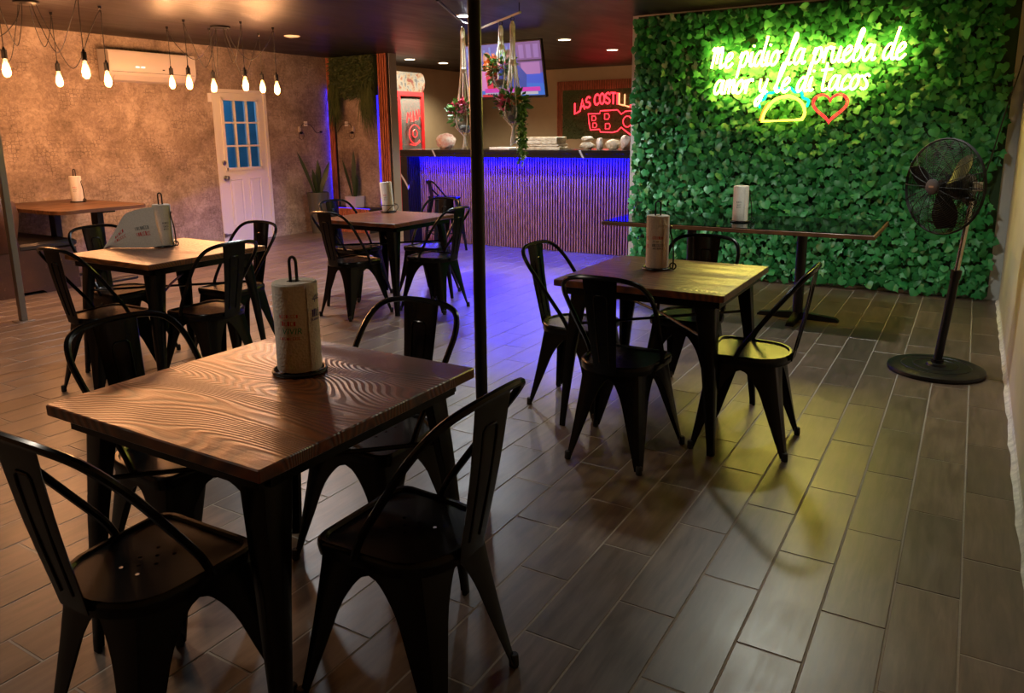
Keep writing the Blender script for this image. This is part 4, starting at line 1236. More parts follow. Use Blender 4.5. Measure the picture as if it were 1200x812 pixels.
# lower third
pic(rc(0.24, 0.08, 0.95, 0.16), (0.85, 0.05, 0.60), 0.9, 0.0024)
pic(rc(0.24, 0.02, 0.92, 0.075), (0.75, 0.75, 0.85), 0.8, 0.0024)
pic(rc(0.20, 0.0, 0.34, 0.05), (0.85, 0.02, 0.05), 0.9, 0.0026)
for i in range(9): pic(rc(0.27 + i * 0.035, 0.032, 0.295 + i * 0.035, 0.062), (0.05, 0.05, 0.3), 0.4, 0.0027)
mt = MB().box(-0.12, 0.12, 0.046, 0.07, -0.1, 0.1).tube([(0, 0.07, 0), (0, 0.115, 0.05), (0, 0.07, 0.37)], 0.02, 8)
mt.build('ceiling_mount', M['black_steel'], tv)

# ------------------------------------------------------------------ barbecue sign on the bar's back wall
SX0, SX1, SZ0, SZ1 = -6.76, -4.35, 1.02, 2.33
bs = empty('barbecue_sign', ((SX0 + SX1) / 2, YN, SZ0), 0, 'red neon barbecue sign on a mossy panel framed with slats', 'neon sign')
bo = Matrix.Translation((-(SX0 + SX1) / 2, -YN, -SZ0))
MB().box(SX0, SX1, YN - 0.03, YN, SZ0, SZ1).xf(bo).build('back_board', M['panel_dark'], bs, 0)
MB().box(SX0 + 0.13, SX1 - 0.13, YN - 0.05, YN - 0.03, 1.30, 2.17).xf(bo).build('moss_board', M['moss'], bs, 0)
MB().box(SX0 + 0.13, SX1 - 0.13, YN - 0.045, YN - 0.03, SZ0, 1.30).xf(bo).build('lower_board', M['tan'], bs, 0)
vs_me = MB().bbox(-0.0095, 0.0095, -0.02, 0, 0, SZ1 - SZ0, 0.002).mesh('slat', M['slat_orange'], 0)
hs_me = MB().bbox(-0.0095, 0.0095, -0.02, 0, 0, 0.16, 0.002).mesh('slat', M['slat_orange'], 0)
for s in (0, 1):
    for k in range(4):
        xx = SX0 + 0.017 + k * 0.033 if s == 0 else SX1 - 0.017 - k * 0.033
        link('slat', vs_me, bs, (xx - (SX0 + SX1) / 2, -0.03, 0))
for k in range(64):
    xx = SX0 + 0.14 + k * 0.0335
    if xx > SX1 - 0.135: break
    link('slat', hs_me, bs, (xx - (SX0 + SX1) / 2, -0.03, SZ1 - SZ0 - 0.16))
moss = MB(); rnd = random.Random(9)
for i in range(2600):
    x_ = rnd.uniform(SX0 + 0.14, SX1 - 0.14); z_ = rnd.uniform(1.30, 2.16); s = rnd.uniform(0.018, 0.04); a = rnd.uniform(0, 6.28)
    d = Vector((math.cos(a), -rnd.uniform(0.2, 1.0), math.sin(a))) * s; e = Vector((-math.sin(a), 0.2, math.cos(a))) * s * 0.3
    p = Vector((x_, YN - 0.05, z_))
    moss.add([p - e, p + e, p + d], [(0, 1, 2)])
tag(moss.xf(bo).build('moss', M['moss'], bs, 0), kind='stuff')
BL = {'L': [[(0, 1), (0, 0), (.5, 0)]], 'A': [[(0, 0), (.28, 1), (.56, 0)], [(.1, .35), (.46, .35)]], 'S': [[(.5, .85), (.3, 1), (.05, .85), (.1, .58), (.42, .42), (.5, .15), (.25, 0), (0, .15)]],
      'C': [[(.5, .85), (.3, 1), (.05, .75), (.05, .25), (.28, 0), (.5, .15)]], 'O': [[(.27, 1), (.03, .75), (.03, .25), (.27, 0), (.5, .25), (.5, .75), (.27, 1)]],
      'T': [[(0, 1), (.55, 1)], [(.28, 1), (.28, 0)]], 'I': [[(.1, 1), (.1, 0)]]}
WD = {'L': .55, 'A': .62, 'S': .56, 'C': .56, 'O': .58, 'T': .58, 'I': .22, ' ': .3}
txt = 'LAS COSTILLAS'; tot = sum(WD[c] + 0.08 for c in txt)
SXA, SW = -6.36, 1.30
adv = 0; line = MB(); hot = MB()
YB = YN - 0.095
for i, c in enumerate(txt):
    if c != ' ':
        cur = MB()
        for stv in BL[c]:
            smv = catmull([Vector((p[0], p[1], 0)) for p in stv], 3) if c in 'SCO' else [Vector((p[0], p[1], 0)) for p in stv]
            lp = outline2([((adv + p.x) * SW / tot, p.y * 0.185) for p in smv], 0.009)
            pts = []
            for p in lp:
                u = p.x / SW
                arch = 0.17 * (1 - (2 * u - 1) ** 2) - 0.02
                pts.append((SXA + p.x, YB, 1.765 + p.y + arch))
            cur.tube(pts, 0.0065, 5, closed=True)
        cur.xf(bo).build('letter_tube', M['neon_peach'] if 9 <= i <= 10 else M['neon_red'], bs)
    adv += WD[c] + 0.08
bbq = [(-6.10, 1.72), (-5.86, 1.72), (-5.85, 1.77), (-5.50, 1.78), (-5.42, 1.70), (-5.34, 1.75), (-5.20, 1.76), (-5.10, 1.66), (-5.09, 1.50), (-5.14, 1.40), (-5.05, 1.34), (-5.12, 1.30), (-5.24, 1.33), (-5.34, 1.40), (-5.42, 1.46), (-5.50, 1.39), (-5.60, 1.37), (-5.84, 1.38), (-5.86, 1.43), (-6.05, 1.42), (-6.08, 1.55)]
MB().tube([(-6.09 + (a + 6.10) * 0.95, YB, 1.80 + (b - 1.78) * 0.95) for a, b in bbq], 0.010, 5, closed=True).xf(bo).build('outline_tube', M['neon_red'], bs)
inn = MB()
for cx_, cz_, w_, h_ in ((-5.98, 1.635, .085, .085), (-5.96, 1.505, .085, .085), (-5.71, 1.665, .10, .10), (-5.69, 1.485, .10, .10)):
    inn.tube([(cx_ - w_ / 2, YB, cz_ - h_ / 2), (cx_ - w_ / 2, YB, cz_ + h_ / 2), (cx_ + w_ * .25, YB, cz_ + h_ / 2), (cx_ + w_ / 2, YB, cz_), (cx_ + w_ * .25, YB, cz_ - h_ / 2)], 0.008, 5, closed=True)
inn.tube([(-5.30 + 0.085 * math.cos(2 * PI * k / 16), YB, 1.565 + 0.10 * math.sin(2 * PI * k / 16)) for k in range(16)], 0.009, 5, closed=True)
inn.v = [(-6.09 + (a + 6.10) * 0.95, y_, 1.80 + (b - 1.78) * 0.95) for a, y_, b in inn.v]
inn.xf(bo).build('counter_tube', M['neon_red'], bs)

# ------------------------------------------------------------------ red cooler behind the bar
CX, CY0, CY1, CZ = -7.9, 9.04, 10.36, 2.09
ck = empty('display_cooler', (XL + 0.02, (CY0 + CY1) / 2, 0), 0, 'red framed glass door drinks cooler with a lit curved header', 'cooler')
cm = Matrix.Translation((-(XL + 0.02), -(CY0 + CY1) / 2, 0))
M['red_frame'] = plain('red_frame', (0.62, 0.02, 0.025), 0.35)
body = MB().box(XL + 0.02, CX - 0.06, CY0, CY1, 0.0, 0.12).box(XL + 0.02, XL + 0.05, CY0, CY1, 0.12, CZ).box(XL + 0.05, CX - 0.06, CY0, CY0 + 0.03, 0.12, CZ).box(XL + 0.05, CX - 0.06, CY1 - 0.03, CY1, 0.12, CZ).box(XL + 0.05, CX - 0.06, CY0 + 0.03, CY1 - 0.03, CZ - 0.04, CZ)
body.xf(cm).build('body', plain('cooler_black', (0.03, 0.022, 0.02), 0.5), ck, 0)
mid = (CY0 + CY1) / 2
for a, b in ((CY0, mid - 0.003), (mid + 0.003, CY1)):
    f_ = MB()
    f_.box(CX - 0.055, CX, a, a + 0.055, 0.12, CZ).box(CX - 0.055, CX, b - 0.055, b, 0.12, CZ).box(CX - 0.055, CX, a + 0.055, b - 0.055, CZ - 0.07, CZ).box(CX - 0.055, CX, a + 0.055, b - 0.055, 0.12, 0.22)
    d_ = f_.xf(cm).build('cooler_door', M['red_frame'], ck, 0)
    MB().box(CX - 0.03, CX - 0.025, a + 0.055, b - 0.055, 0.22, CZ - 0.07).xf(cm).build('glass', M['glass'], d_, 0)
for k in range(4):
    MB().box(XL + 0.06, CX - 0.09, CY0 + 0.035, CY1 - 0.035, 0.45 + k * 0.4, 0.47 + k * 0.4).xf(cm).build('shelf', M['grey_steel'], ck, 0)
# curved header: rounded right end
hd = MB(); rings = []
z0, z1 = CZ, CZ + 0.30
prof = [(CY0, z0), (CY1 - 0.05, z0)] + [(CY1 - 0.05 + 0.10 * math.sin(a), (z0 + z1) / 2 - 0.15 * math.cos(a)) for a in [PI * k / 8 for k in range(1, 8)]] + [(CY1 - 0.05, z1), (CY0, z1)]
for xx in (CX - 0.35, CX + 0.0): rings.append([(xx, p[0], p[1]) for p in prof])
hd.loft(rings, True, True)
mm = NT('lit_header_print')
vo = mm.noise(mm.coords('Object', (1, 9, 9)), 1.3, 3, 0.6)
cc_ = mm.ramp(vo, [(0.36, (0.45, 0.10, 0.06)), (0.45, (0.70, 0.42, 0.2)), (0.55, (0.62, 0.52, 0.36)), (0.64, (0.25, 0.22, 0.18))])
mm.l(cc_, mm.b.inputs['Emission Color']); mm.set(Base_Color=(0.012, 0.010, 0.008, 1), Specular_IOR_Level=0.1, Emission_Strength=0.55, Roughness=0.6)
hd.xf(cm).build('header_sign', mm.mat, ck, 40)
nz = MB(); ya = 9.86
zig = [(0, 0), (0.03, 0.16), (0.06, 0.08), (0.10, 0.17), (0.11, 0.02), (0.16, 0.02), (0.17, 0.18), (0.2, 0.03), (0.24, 0.04), (0.25, 0.2), (0.29, 0.05), (0.32, 0.21), (0.34, 0.1)]
nz.tube([(CX + 0.03, ya + p[0], 1.60 + p[1]) for p in zig], 0.010, 5)
nz.tube([(CX + 0.03, ya + 0.2 + 0.15 * math.cos(a), 1.42 + 0.15 * math.sin(a)) for a in [0.6 + 5.0 * k / 20 for k in range(21)]], 0.010, 5)
nz.tube([(CX + 0.03, ya + 0.2 + 0.06 * math.cos(2 * PI * k / 14), 1.43 + 0.06 * math.sin(2 * PI * k / 14)) for k in range(14)], 0.009, 5, closed=True)
nz.tube([(CX + 0.03, ya + 0.07, 1.26), (CX + 0.03, ya + 0.2, 1.24), (CX + 0.03, ya + 0.33, 1.3)], 0.009, 5)
nz.xf(cm).build('neon_tubes', M['neon_red_dim'], ck)
rnd = random.Random(4)
bot = MB().lathe([(0.001, 0), (0.03, 0.0), (0.032, 0.01), (0.032, 0.13), (0.012, 0.19), (0.012, 0.22), (0.001, 0.22)], 10, cap=False)
bmats = [plain('bottle_%d' % i, c, 0.25) for i, c in enumerate(((0.20, 0.06, 0.02), (0.30, 0.26, 0.16), (0.05, 0.15, 0.06), (0.4, 0.3, 0.1)))]
bmesh_ = [bot.mesh('bottle', b_) for b_ in bmats]
bl_names = ['brown', 'pale', 'green', 'amber']
for k in (2, 3):
    for j in range(8):
        i_ = rnd.randrange(4)
        b_ = link('bottle', bmesh_[i_], None, (CX - 0.16, CY0 + 0.12 + j * 0.152, 0.4705 + k * 0.4))
        tag(b_, '%s drinks bottle on the %s shelf inside the red cooler' % (bl_names[i_], 'top' if k == 3 else 'second highest'), 'bottle', 'bottles inside the red cooler')

# ------------------------------------------------------------------ niche trim: slat strips, planter box, hanging greenery
M['led_blue_soft'] = emis('led_blue_soft', (0.02, 0.012, 1.0), 1.6)
def slat_strip(name, x0, x1, n, label, led):
    o = empty(name, ((x0 + x1) / 2, 8.8, 0), 0, label, 'slat strip')
    c0 = (x0 + x1) / 2
    MB().box(x0 - c0, x1 - c0, -0.03, 0.0, 0, H - 0.002).build('backing', M['panel_dark'], o, 0)
    w_ = (x1 - x0) / n
    me = MB().bbox(-w_ * 0.32, w_ * 0.32, -0.055, -0.03, 0.002, H - 0.004, 0.002).mesh('slat', M['slat_orange'], 0)
    for i in range(n): link('slat', me, o, (x0 - c0 + (i + 0.5) * w_, 0, 0))
    MB().box(led - c0 - 0.006, led - c0 + 0.006, -0.02, -0.003, 0.37 if led > -8 else 0.25, 2.1).build('led_strip', M['led_blue_niche'] if led < -8 else M['led_blue_soft'], o, 0)
    return o
slat_strip('slat_trim', -8.49, -8.385, 3, 'narrow orange wooden slat strip in the wallpaper corner', -8.498)
slat_strip('slat_trim', -7.49, -7.318, 4, 'wider orange wooden slat strip beside the bar entrance', -7.545)
pb = empty('planter_box', (-7.96, 8.62, 0), 0, 'low slatted planter box with a blue light line along its top', 'planter')
MB().box(-0.455, 0.455, -0.17, 0.17, 0, 0.35).build('box_body', M['panel_dark'], pb, 0)
me = MB().bbox(-0.0115, 0.0115, -0.19, -0.17, 0.002, 0.36, 0.002).mesh('slat', M['slat_orange'], 0)
for i in range(25): link('slat', me, pb, (-0.44 + i * 0.0367, 0, 0))
MB().box(-0.45, 0.45, -0.168, -0.150, 0.35, 0.362).build('led_strip', M['led_blue_soft'], pb, 0)
# hanging greenery across the niche top
hg = empty('hanging_greenery', (-7.96, 8.78, 2.2), 0, 'dark artificial moss and hanging grass across the niche top', 'greenery')
MB().box(-0.42, 0.44, -0.07, 0.0, -0.22, 0.345).build('moss_backing', M['moss'], hg, 0)
gm = MB(); rnd = random.Random(21)
for i in range(2400):
    x_ = rnd.uniform(-0.41, 0.45); z_ = rnd.uniform(-0.25, 0.34); s = rnd.uniform(0.03, 0.075); a = rnd.uniform(0, 6.28)
    d = Vector((math.cos(a) * 0.7, -rnd.uniform(0.3, 1.0), math.sin(a) * 0.7 - 0.3)) * s; e = Vector((-math.sin(a), 0.1, math.cos(a))) * s * 0.18
    p = Vector((x_, -0.07 - rnd.random() * 0.03, z_)); gm.add([p - e, p + e, p + d], [(0, 1, 2)])
for i in range(420):
    side = rnd.random() < 0.5
    x_ = rnd.uniform(-0.41, -0.22) if side else rnd.uniform(0.24, 0.44)
    L_ = rnd.uniform(0.3, 0.62 if side else 0.72) * (1 if rnd.random() < 0.7 else 0.6)
    p = Vector((x_, -0.08 - rnd.random() * 0.05, rnd.uniform(-0.25, 0.0)))
    dx = rnd.gauss(0, 0.06); w_ = 0.005
    q1 = p + Vector((dx * 0.4, -0.03, -L_ * 0.5)); q2 = p + Vector((dx, -0.01, -L_))
    gm.add([p + Vector((-w_, 0, 0)), p + Vector((w_, 0, 0)), q1 + Vector((w_, 0, 0)), q1 - Vector((w_, 0, 0)), q2], [(0, 1, 2, 3), (3, 2, 4)])
tag(gm.build('grass', M['moss'], hg, 0), kind='stuff')

# snake plants
def snake(x, y, z, pot, leaves, label, potmat, square):
    o = empty('snake_plant', (x, y, z), 0, label, 'potted plant')
    pr_, ph_ = pot
    if square:
        MB().loft([[(-pr_ * k, -pr_ * k, zz), (pr_ * k, -pr_ * k, zz), (pr_ * k, pr_ * k, zz), (-pr_ * k, pr_ * k, zz)] for k, zz in ((0.9, 0), (1, ph_), (0.9, ph_), (0.88, ph_ - 0.02))], True, True).build('pot', potmat, o, 0)
    else:
        MB().lathe([(pr_ * 0.72, 0), (pr_, ph_ * 0.97), (pr_ * 1.03, ph_), (pr_ * 0.93, ph_), (pr_ * 0.9, ph_ - 0.03), (0.001, ph_ - 0.03)], 24, cap=False).build('pot', potmat, o)
    MB().disc((0, 0, ph_ - 0.015), pr_ * 0.86, n=16).build('soil', M['soil'], o)
    for (ax, ay, L_, w_, bend) in leaves:
        mb = MB(); rings = []
        base = Vector((ax * 0.25, ay * 0.25, ph_ - 0.02))
        for i in range(9):
            t = i / 8
            c = base + Vector((ax * t + bend * t * t, ay * t, L_ * t * (1 - 0.08 * abs(ax) * t)))
            wv = w_ * (0.55 + 0.9 * t - 1.45 * t ** 3) if t < 0.999 else 0.0006
            wv = max(wv, 0.0006)
            tw = 0.5 * t + ax * 3
            d = Vector((math.cos(tw), math.sin(tw), 0)) * wv; nrm_ = Vector((-math.sin(tw), math.cos(tw), 0)) * 0.008
            rings.append([c - d, c + nrm_ * 0.6, c + d, c + nrm_ * 1.0])
        mb.loft(rings, True, True).build('leaf', M['snake'], o)
snake(-8.28, 8.22, 0.0, (0.16, 0.60), [(-0.02, 0.05, 0.50, 0.05, 0), (0.10, 0.10, 0.47, 0.048, 0.02), (-0.03, -0.22, 0.62, 0.04, -0.05), (0.02, -0.08, 0.36, 0.045, 0), (-0.06, 0.12, 0.40, 0.045, 0)], 'tall snake plant in a grey-green floor pot by the wallpaper wall', M['metal_pot'], False)
snake(-7.96, 8.66, 0.351, (0.105, 0.17), [(0.0, 0.0, 0.70, 0.048, 0.02), (-0.13, -0.03, 0.58, 0.042, -0.02), (0.03, 0.03, 0.34, 0.036, 0.0)], 'snake plant in a pale square pot on the planter box', M['stone_pot'], True)

# wall plugs with dangling cables
def wall_plug(name, M4, label, mirror):
    o = empty(name, (0, 0, 0), 0, label, 'cable'); o.matrix_world = M4
    s = -1 if mirror else 1
    MB().bbox(-0.03, 0.03, -0.02, 0, -0.035, 0.035, 0.003).build('outlet_box', M['white_plastic'], o, 0)
    MB().bbox(-s * 0.13 - 0.02, -s * 0.13 + 0.02, -0.025, 0, -0.12, -0.04, 0.003).build('junction_box', M['stone_pot'], o, 0)
    MB().tube(catmull([(0, -0.022, -0.01), (-s * 0.07, -0.025, 0.0), (-s * 0.12, -0.026, -0.06)], 6), 0.004, 6).build('short_cable', M['black_rubber'], o)
    MB().tube(catmull([(0.0, -0.022, 0.0), (s * 0.10, -0.02, -0.03), (s * 0.2, -0.02, -0.13), (s * 0.29, -0.02, -0.12)], 6), 0.004, 6).build('long_cable', M['black_rubber'], o)
    MB().sphere((-s * 0.12, -0.035, -0.13), 0.026, 10, 6, (1.3, 0.7, 0.7)).build('lamp_socket', M['black_plastic'], o)
    MB().tube([(-s * 0.12 + 0.05 * math.cos(2 * PI * k / 20), -0.035, -0.17 + 0.055 * math.sin(2 * PI * k / 20)) for k in range(20)], 0.0025, 5, closed=True).build('wire_loop', M['black_steel'], o)
    MB().sphere((s * 0.29, -0.025, -0.12), 0.02, 10, 6, (1.6, 0.7, 0.8)).build('inline_switch', M['black_plastic'], o)
wall_plug('wall_cable', Matrix.Translation((XL, 8.30, 1.59)) @ Matrix.Rotation(PI / 2, 4, 'Z'), 'black cable with a wire loop on the wallpaper wall above the tall snake plant', False)
wall_plug('wall_cable', Matrix.Translation((-8.17, 8.8, 1.585)), 'black cable with a wire loop inside the slatted niche', True)

# ------------------------------------------------------------------ air conditioner
M['ac_white'] = plain('ac_white_plastic', (0.52, 0.48, 0.45), 0.4)
ac = empty('air_conditioner', (XL, 5.79, 2.05), 0, 'white split air conditioner high on the wallpaper wall', 'air conditioner')
prof = [(0, 0.0), (0.09, 0.0), (0.15, 0.02), (0.19, 0.07), (0.205, 0.14), (0.205, 0.30), (0.19, 0.335), (0, 0.345)]
MB().loft([[(p[0], yy, p[1]) for p in prof] for yy in (-0.55, 0.55)], True, True).build('body', M['ac_white'], ac, 30)
for yy in (-0.555, 0.55):
    MB().loft([[(p[0] * 1.01, y_, p[1] * 1.005) for p in prof] for y_ in (yy, yy + 0.005)], True, True).build('end_cap', M['ac_white'], ac, 30)
MB().loft([[(0.100, yy, -0.002), (0.153, yy, 0.016), (0.1965, yy, 0.068), (0.200, yy, 0.066), (0.156, yy, 0.012), (0.10, yy, -0.006)] for yy in (-0.5, 0.5)], True, True).build('flap', M['ac_white'], ac, 30)
MB().box(0.2055, 0.207, -0.53, 0.53, 0.100, 0.104).build('seam', M['dark_gap'], ac, 0)
for yy in (-0.24, -0.17):
    MB().box(0.2055, 0.208, yy, yy + 0.045, 0.155, 0.168).build('badge_light', emis('ac_light', (1.0, 0.85, 0.6), 1.5), ac, 0)
MB().box(0.2055, 0.2075, 0.10, 0.13, 0.14, 0.152).build('display', M['dark_gap'], ac, 0)

# ------------------------------------------------------------------ pendant clusters
def pendant(cx, cy, bulbs, label):
    o = empty('pendant_cluster', (cx, cy, H), 0, label, 'pendant lamp', 'pendant bulb clusters')
    MB().lathe([(0.10, -0.0005), (0.10, -0.018), (0.085, -0.026), (0.001, -0.028)], 28, cap=False).build('canopy', M['black_steel'], o)
    nb = len(bulbs)
    for i, (x, y, z) in enumerate(bulbs):
        dx, dy = x - cx, y - cy
        dz = z - H
        a = math.atan2(dy, dx)
        st_ = Vector((0.07 * math.cos(a), 0.07 * math.sin(a), -0.026))
        hk = Vector((dx, dy, -0.045))
        mid_ = st_.lerp(hk, 0.45) + Vector((0, 0, -0.30 - 0.05 * ((i * 37) % 5)))
        m1 = st_.lerp(hk, 0.12) + Vector((0, 0, -0.16)); m2 = st_.lerp(hk, 0.82) + Vector((0, 0, -0.15))
        MB().lathe([(0.014, -0.0005), (0.012, -0.02), (0.003, -0.028), (0.003, -0.05)], 10, dx, dy, cap=False).build('ceiling_hook', M['black_steel'], o)
        pts = catmull([st_, m1, mid_, m2, hk + Vector((0, 0, 0.012)), hk + Vector((0.004, 0.0, -0.1)), Vector((dx, dy, dz + 0.17))], 7)
        MB().tube(pts, 0.0035, 6).build('cord', M['black_rubber'], o)
        MB().lathe([(0.006, dz + 0.185), (0.012, dz + 0.165), (0.021, dz + 0.16), (0.022, dz + 0.095), (0.018, dz + 0.09)], 14, dx, dy).build('socket', M['black_plastic'], o)
        g_ = MB().lathe([(0.013, dz + 0.092), (0.015, dz + 0.075), (0.026, dz + 0.035), (0.032, dz + 0.0), (0.028, dz - 0.03), (0.015, dz - 0.047), (0.001, dz - 0.05)], 16, dx, dy, cap=False).build('bulb', M['bulb_glass'], o)
        MB().lathe([(0.001, dz + 0.06), (0.010, dz + 0.045), (0.017, dz + 0.01), (0.015, dz - 0.018), (0.001, dz - 0.03)], 12, dx, dy, cap=False).build('filament', M['bulb_core'], g_)
        lamp('bulb_light', 'POINT', (dx, dy, dz - 0.0), BULB_W, (1.0, 0.42, 0.165), o, shadow_soft_size=0.034)
BULB_W = 32.0
pendant(-6.945, 5.643, [(-7.392, 5.329, 1.975), (-6.824, 5.113, 1.94), (-7.143, 5.657, 1.945), (-6.477, 5.517, 1.93), (-7.068, 6.261, 1.957), (-6.56, 6.009, 1.912)], 'six-bulb black spider pendant hanging nearer the white door')
pendant(-6.95, 3.70, [(-7.381, 4.135, 1.945), (-6.27, 3.736, 1.95), (-6.716, 4.195, 1.92), (-6.693, 3.341, 1.96), (-7.30, 3.50, 1.93), (-6.60, 2.95, 1.93)], 'six-bulb black spider pendant hanging over the booth side')

# ------------------------------------------------------------------ booth
bt = empty('booth_table', (-7.83, 4.3, 0), 0, 'brown wooden booth table with rounded corners against the wallpaper wall', 'table')
def rrect(x0, x1, y0, y1, r, z, n=6):
    out = []
    for cx_, cy_, a0 in ((x1 - r, y1 - r, 0), (x0 + 0.01, y1 - 0.01, 90), (x0 + 0.01, y0 + 0.01, 180), (x1 - r, y0 + r, 270)):
        rr = r if cx_ == x1 - r else 0.01
        for k in range(n + 1):
            a = R(a0 + 90 * k / n); out.append((cx_ + rr * math.cos(a), cy_ + rr * math.sin(a), z))
    return out
MB().loft([rrect(-0.69, 0.70, -0.46, 0.46, 0.14, 0.735), rrect(-0.69, 0.70, -0.46, 0.46, 0.14, 0.768), rrect(-0.687, 0.697, -0.457, 0.457, 0.137, 0.77)], True, True).build('tabletop', M['booth_wood'], bt, 30)
for xx, yy in ((-0.22, -0.02), (0.47, 0.02)):
    MB().box(xx - 0.055, xx + 0.055, yy - 0.03, yy + 0.03, 0.03, 0.72).build('column', M['black_steel'], bt, 0)
    MB().bbox(xx - 0.22, xx + 0.22, yy - 0.06, yy + 0.06, 0.72, 0.735, 0.003).build('top_plate', M['black_steel'], bt, 0)
    MB().bbox(xx - 0.05, xx + 0.05, yy - 0.13, yy + 0.33, 0, 0.03, 0.006).build('foot_bar', M['black_steel'], bt, 0)
bb = empty('booth_bench', (-7.96, 3.55, 0), 0, 'brown leather booth bench with a black seat and scuffed wooden end', 'bench')
x0_, x1_ = XL + 0.01 + 7.96, -7.42 + 7.96
# end panel with an arched cut-out at the foot
ep = [(-0.30, 0.0), (-0.02, 0.0), (0.02, 0.03), (0.20, 0.03), (0.24, 0.0), (0.56, 0.0), (0.56, 0.40), (0.06, 0.42), (0.04, 0.5), (-0.05, 0.80), (-0.22, 0.80), (-0.30, 0.5)]
MB().loft([[(xx, p[0], p[1]) for p in ep] for xx in (x1_ - 0.03, x1_)], True, True).build('end_panel', M['worn'], bb, 0)
MB().box(x0_, x1_ - 0.031, 0.0, 0.54, 0.03, 0.40).build('base_box', M['worn'], bb, 0)
MB().bbox(x0_, x1_ + 0.005, 0.03, 0.58, 0.405, 0.475, 0.02).build('seat_cushion', M['black_vinyl'], bb, 30)
bp = [(-0.20, 0.40), (-0.215, 0.75), (-0.20, 0.88), (-0.13, 0.94), (-0.02, 0.935), (0.06, 0.87), (0.085, 0.76), (0.06, 0.62), (0.03, 0.5), (0.035, 0.476), (0.02, 0.40)]
MB().loft([[(xx, p[0] * k, (p[1] - 0.65) * k + 0.65) for p in bp] for xx, k in ((x0_, 1), (x1_ - 0.02, 1.0), (x1_ + 0.0, 0.97), (x1_ + 0.012, 0.9))], True, True).build('back_cushion', M['leather'], bb, 50)
bb2 = empty('booth_bench', (-7.96, 3.0, 0), 0, 'brown leather booth bench standing back to back with the black-seated bench', 'bench')
MB().loft([[(xx, -p[0] * k, (p[1] - 0.65) * k + 0.65) for p in bp] for xx, k in ((x0_, 1), (x1_ - 0.02, 1.0), (x1_, 0.97), (x1_ + 0.012, 0.9))], True, True).build('back_cushion', M['leather'], bb2, 50)
MB().box(x0_, x1_, -0.54, 0.20, 0.0, 0.40).build('base_box', M['worn'], bb2, 0)
MB().bbox(x0_, x1_ + 0.005, -0.58, -0.03, 0.405, 0.475, 0.02).build('seat_cushion', M['black_vinyl'], bb2, 30)

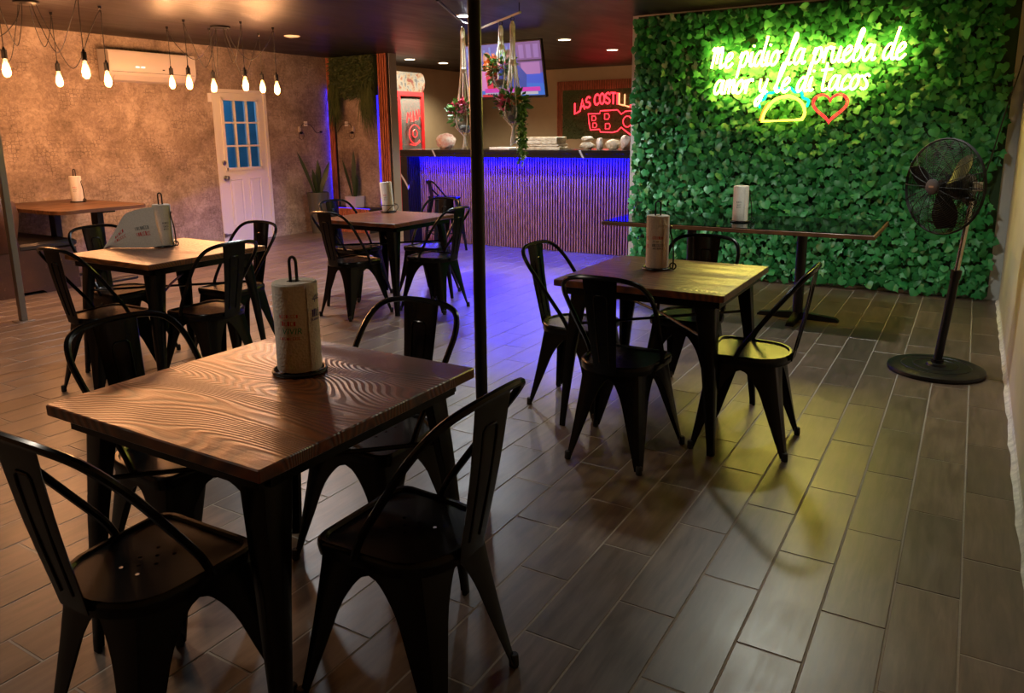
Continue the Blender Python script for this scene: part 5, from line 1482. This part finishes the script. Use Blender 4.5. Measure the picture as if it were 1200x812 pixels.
# ------------------------------------------------------------------ macrame hangers on a ceiling rail
rail = empty('hanging_rail', (-4.425, 6.784, 2.47), 0, 'thin black angled rail under the ceiling carrying the macrame hangers', 'rail')
ra = MB().tube([(0.64, -1.60, 0), (0.085, -0.444, 0), (0, 0, 0)], 0.011, 8)
ra.build('rail_bar', M['black_steel'], rail)
MB().tube([(0, 0, 0), (0.86, -0.67, 0)], 0.011, 8).build('rail_bar', plain('rail_white', (0.55, 0.52, 0.48), 0.4), rail)
for p in ((0.64, -1.6), (0.0, 0.0), (0.84, -0.655)):
    MB().tube([(p[0], p[1], 0), (p[0], p[1], H - 2.47)], 0.004, 6).build('rail_hanger', M['black_steel'], rail)
def macrame(x, y, ztop, zpot, zend, label, fl, vine, seed):
    rnd = random.Random(seed)
    o = empty('macrame_planter', (x, y, ztop), 0, label, 'hanging planter', 'macrame hanging planters')
    hp_ = zpot - ztop; he = zend - ztop
    MB().tube([(0.018 * math.cos(2 * PI * k / 14), 0, -0.018 + 0.018 * math.sin(2 * PI * k / 14)) for k in range(14)], 0.004, 6, closed=True).build('hook_ring', M['black_steel'], o)
    rp = MB()
    for k in range(6):
        a = 2 * PI * k / 6 + 0.3
        c, s = math.cos(a), math.sin(a)
        pts = [(0.006 * c, 0.006 * s, -0.04), (0.02 * c, 0.02 * s, -0.08), (0.018 * c, 0.018 * s, -0.15), (0.026 * c, 0.026 * s, hp_ * 0.45), (0.062 * c, 0.062 * s, hp_ * 0.78), (0.108 * c, 0.108 * s, hp_ + 0.02), (0.10 * c, 0.10 * s, hp_ - 0.05), (0.05 * c, 0.05 * s, hp_ - 0.115), (0.012 * c, 0.012 * s, hp_ - 0.15)]
        rp.tube(catmull(pts, 4), 0.0056, 6)
    rp.build('cords', M['rope'], o)
    for zz, rr in ((-0.05, 0.016), (-0.15, 0.022), (hp_ * 0.48, 0.026), (hp_ - 0.15, 0.02)):
        MB().sphere((0, 0, zz), rr, 10, 6, (1, 1, 1.2)).build('knot', M['rope'], o)
    fr_ = MB()
    for k in range(18):
        a = rnd.uniform(0, 6.28); l_ = (hp_ - 0.15 - he) * rnd.uniform(0.75, 1.0)
        c, s = math.cos(a), math.sin(a)
        fr_.tube([(0.01 * c, 0.01 * s, hp_ - 0.16), (0.016 * c, 0.016 * s, hp_ - 0.16 - l_ * 0.5), (0.03 * c, 0.03 * s, hp_ - 0.16 - l_)], 0.004, 5)
    fr_.build('fringe', M['rope'], o)
    MB().lathe([(0.001, hp_ - 0.125), (0.05, hp_ - 0.118), (0.088, hp_ - 0.07), (0.098, hp_ - 0.01), (0.085, hp_ + 0.04), (0.078, hp_ + 0.04), (0.090, hp_ - 0.01), (0.082, hp_ - 0.065), (0.045, hp_ - 0.11), (0.001, hp_ - 0.117)], 20, cap=False).build('glass_bowl', M['glass'], o)
    MB().sphere((0, 0, hp_ - 0.075), 0.05, 14, 8, (1.15, 1.15, 0.6)).build('pebble_fill', M['stone_pot'], o)
    lv = MB(); fw_ = MB()
    def quad(mb, p, d, s, w):
        d = d.normalized(); e = d.orthogonal().normalized(); e.rotate(Matrix.Rotation(rnd.uniform(0, 6.28), 3, d))
        p = Vector(p); n_ = d.cross(e)
        mb.add([p, p + d * s * 0.5 + e * w + n_ * w * 0.3, p + d * s, p + d * s * 0.5 - e * w + n_ * w * 0.3], [(0, 1, 2, 3)])
    for k in range(150):
        d = Vector((rnd.gauss(0, 1), rnd.gauss(0, 1), rnd.gauss(0.25, 0.7))).normalized()
        quad(lv, Vector((0, 0, hp_ + 0.06)) + d * rnd.uniform(0.04, 0.14), d, rnd.uniform(0.05, 0.085), 0.019)
    for (fx, fy, fz, n_) in fl:
        for k in range(n_):
            d = Vector((rnd.gauss(0, 1), rnd.gauss(0, 1), rnd.gauss(0, 1))).normalized()
            quad(fw_, Vector((fx, fy, hp_ + fz)) + d * 0.03, d, rnd.uniform(0.035, 0.055), 0.018)
    tag(lv.build('leaves', M['vine'], o, 0), kind='stuff')
    fo = fw_.build('blossoms', M['flower_orange'] if vine == 1 else M['flower_pink'], o, 0); tag(fo, kind='stuff')
    if vine == 2 or vine == 1:
        pk = MB()
        for k in range(40):
            d = Vector((rnd.gauss(0, 1), rnd.gauss(0, 1), rnd.gauss(0, 1))).normalized()
            quad(pk, Vector((0.02, 0, hp_ + 0.10)) + d * 0.03, d, 0.035, 0.013)
        tag(pk.build('blossoms', M['flower_pink'] if vine == 1 else M['flower_orange'], o, 0), kind='stuff')
    if vine == 2:
        vn = MB()
        for s_ in range(16):
            x_, y_ = 0.095 + rnd.uniform(-0.035, 0.045), rnd.uniform(-0.06, 0.03)
            zl = rnd.uniform(0.36, 0.54) if s_ else 0.56
            for k in range(int(zl / 0.016)):
                zz = hp_ + 0.05 - k * 0.016
                d = Vector((rnd.gauss(0, 1), rnd.gauss(0, 1), -0.8)).normalized()
                quad(vn, (x_ + rnd.gauss(0, 0.012), y_ + rnd.gauss(0, 0.012), zz), d, 0.042, 0.014)
        tag(vn.build('trailing_vine', M['vine'], o, 0), kind='stuff')
macrame(-4.34, 6.34, 2.459, 1.56, 1.28, 'macrame hanger with pink blossoms in a glass bowl, left of the black pole', [(-0.09, -0.06, 0.10, 60), (0.02, -0.08, 0.12, 56), (-0.04, 0.02, 0.15, 50), (0.09, -0.02, 0.09, 40)], 0, 1)
macrame(-3.96, 6.422, 2.459, 1.98, 1.66, 'macrame hanger with orange blossoms hanging in front of the television', [(-0.10, -0.06, 0.08, 60), (-0.05, -0.09, 0.03, 40), (-0.08, 0.0, 0.12, 40)], 1, 2)
macrame(-3.72, 6.235, 2.459, 1.64, 1.32, 'macrame hanger with a long green trailing vine', [(-0.08, -0.06, 0.08, 60), (-0.04, -0.09, 0.05, 40)], 2, 3)
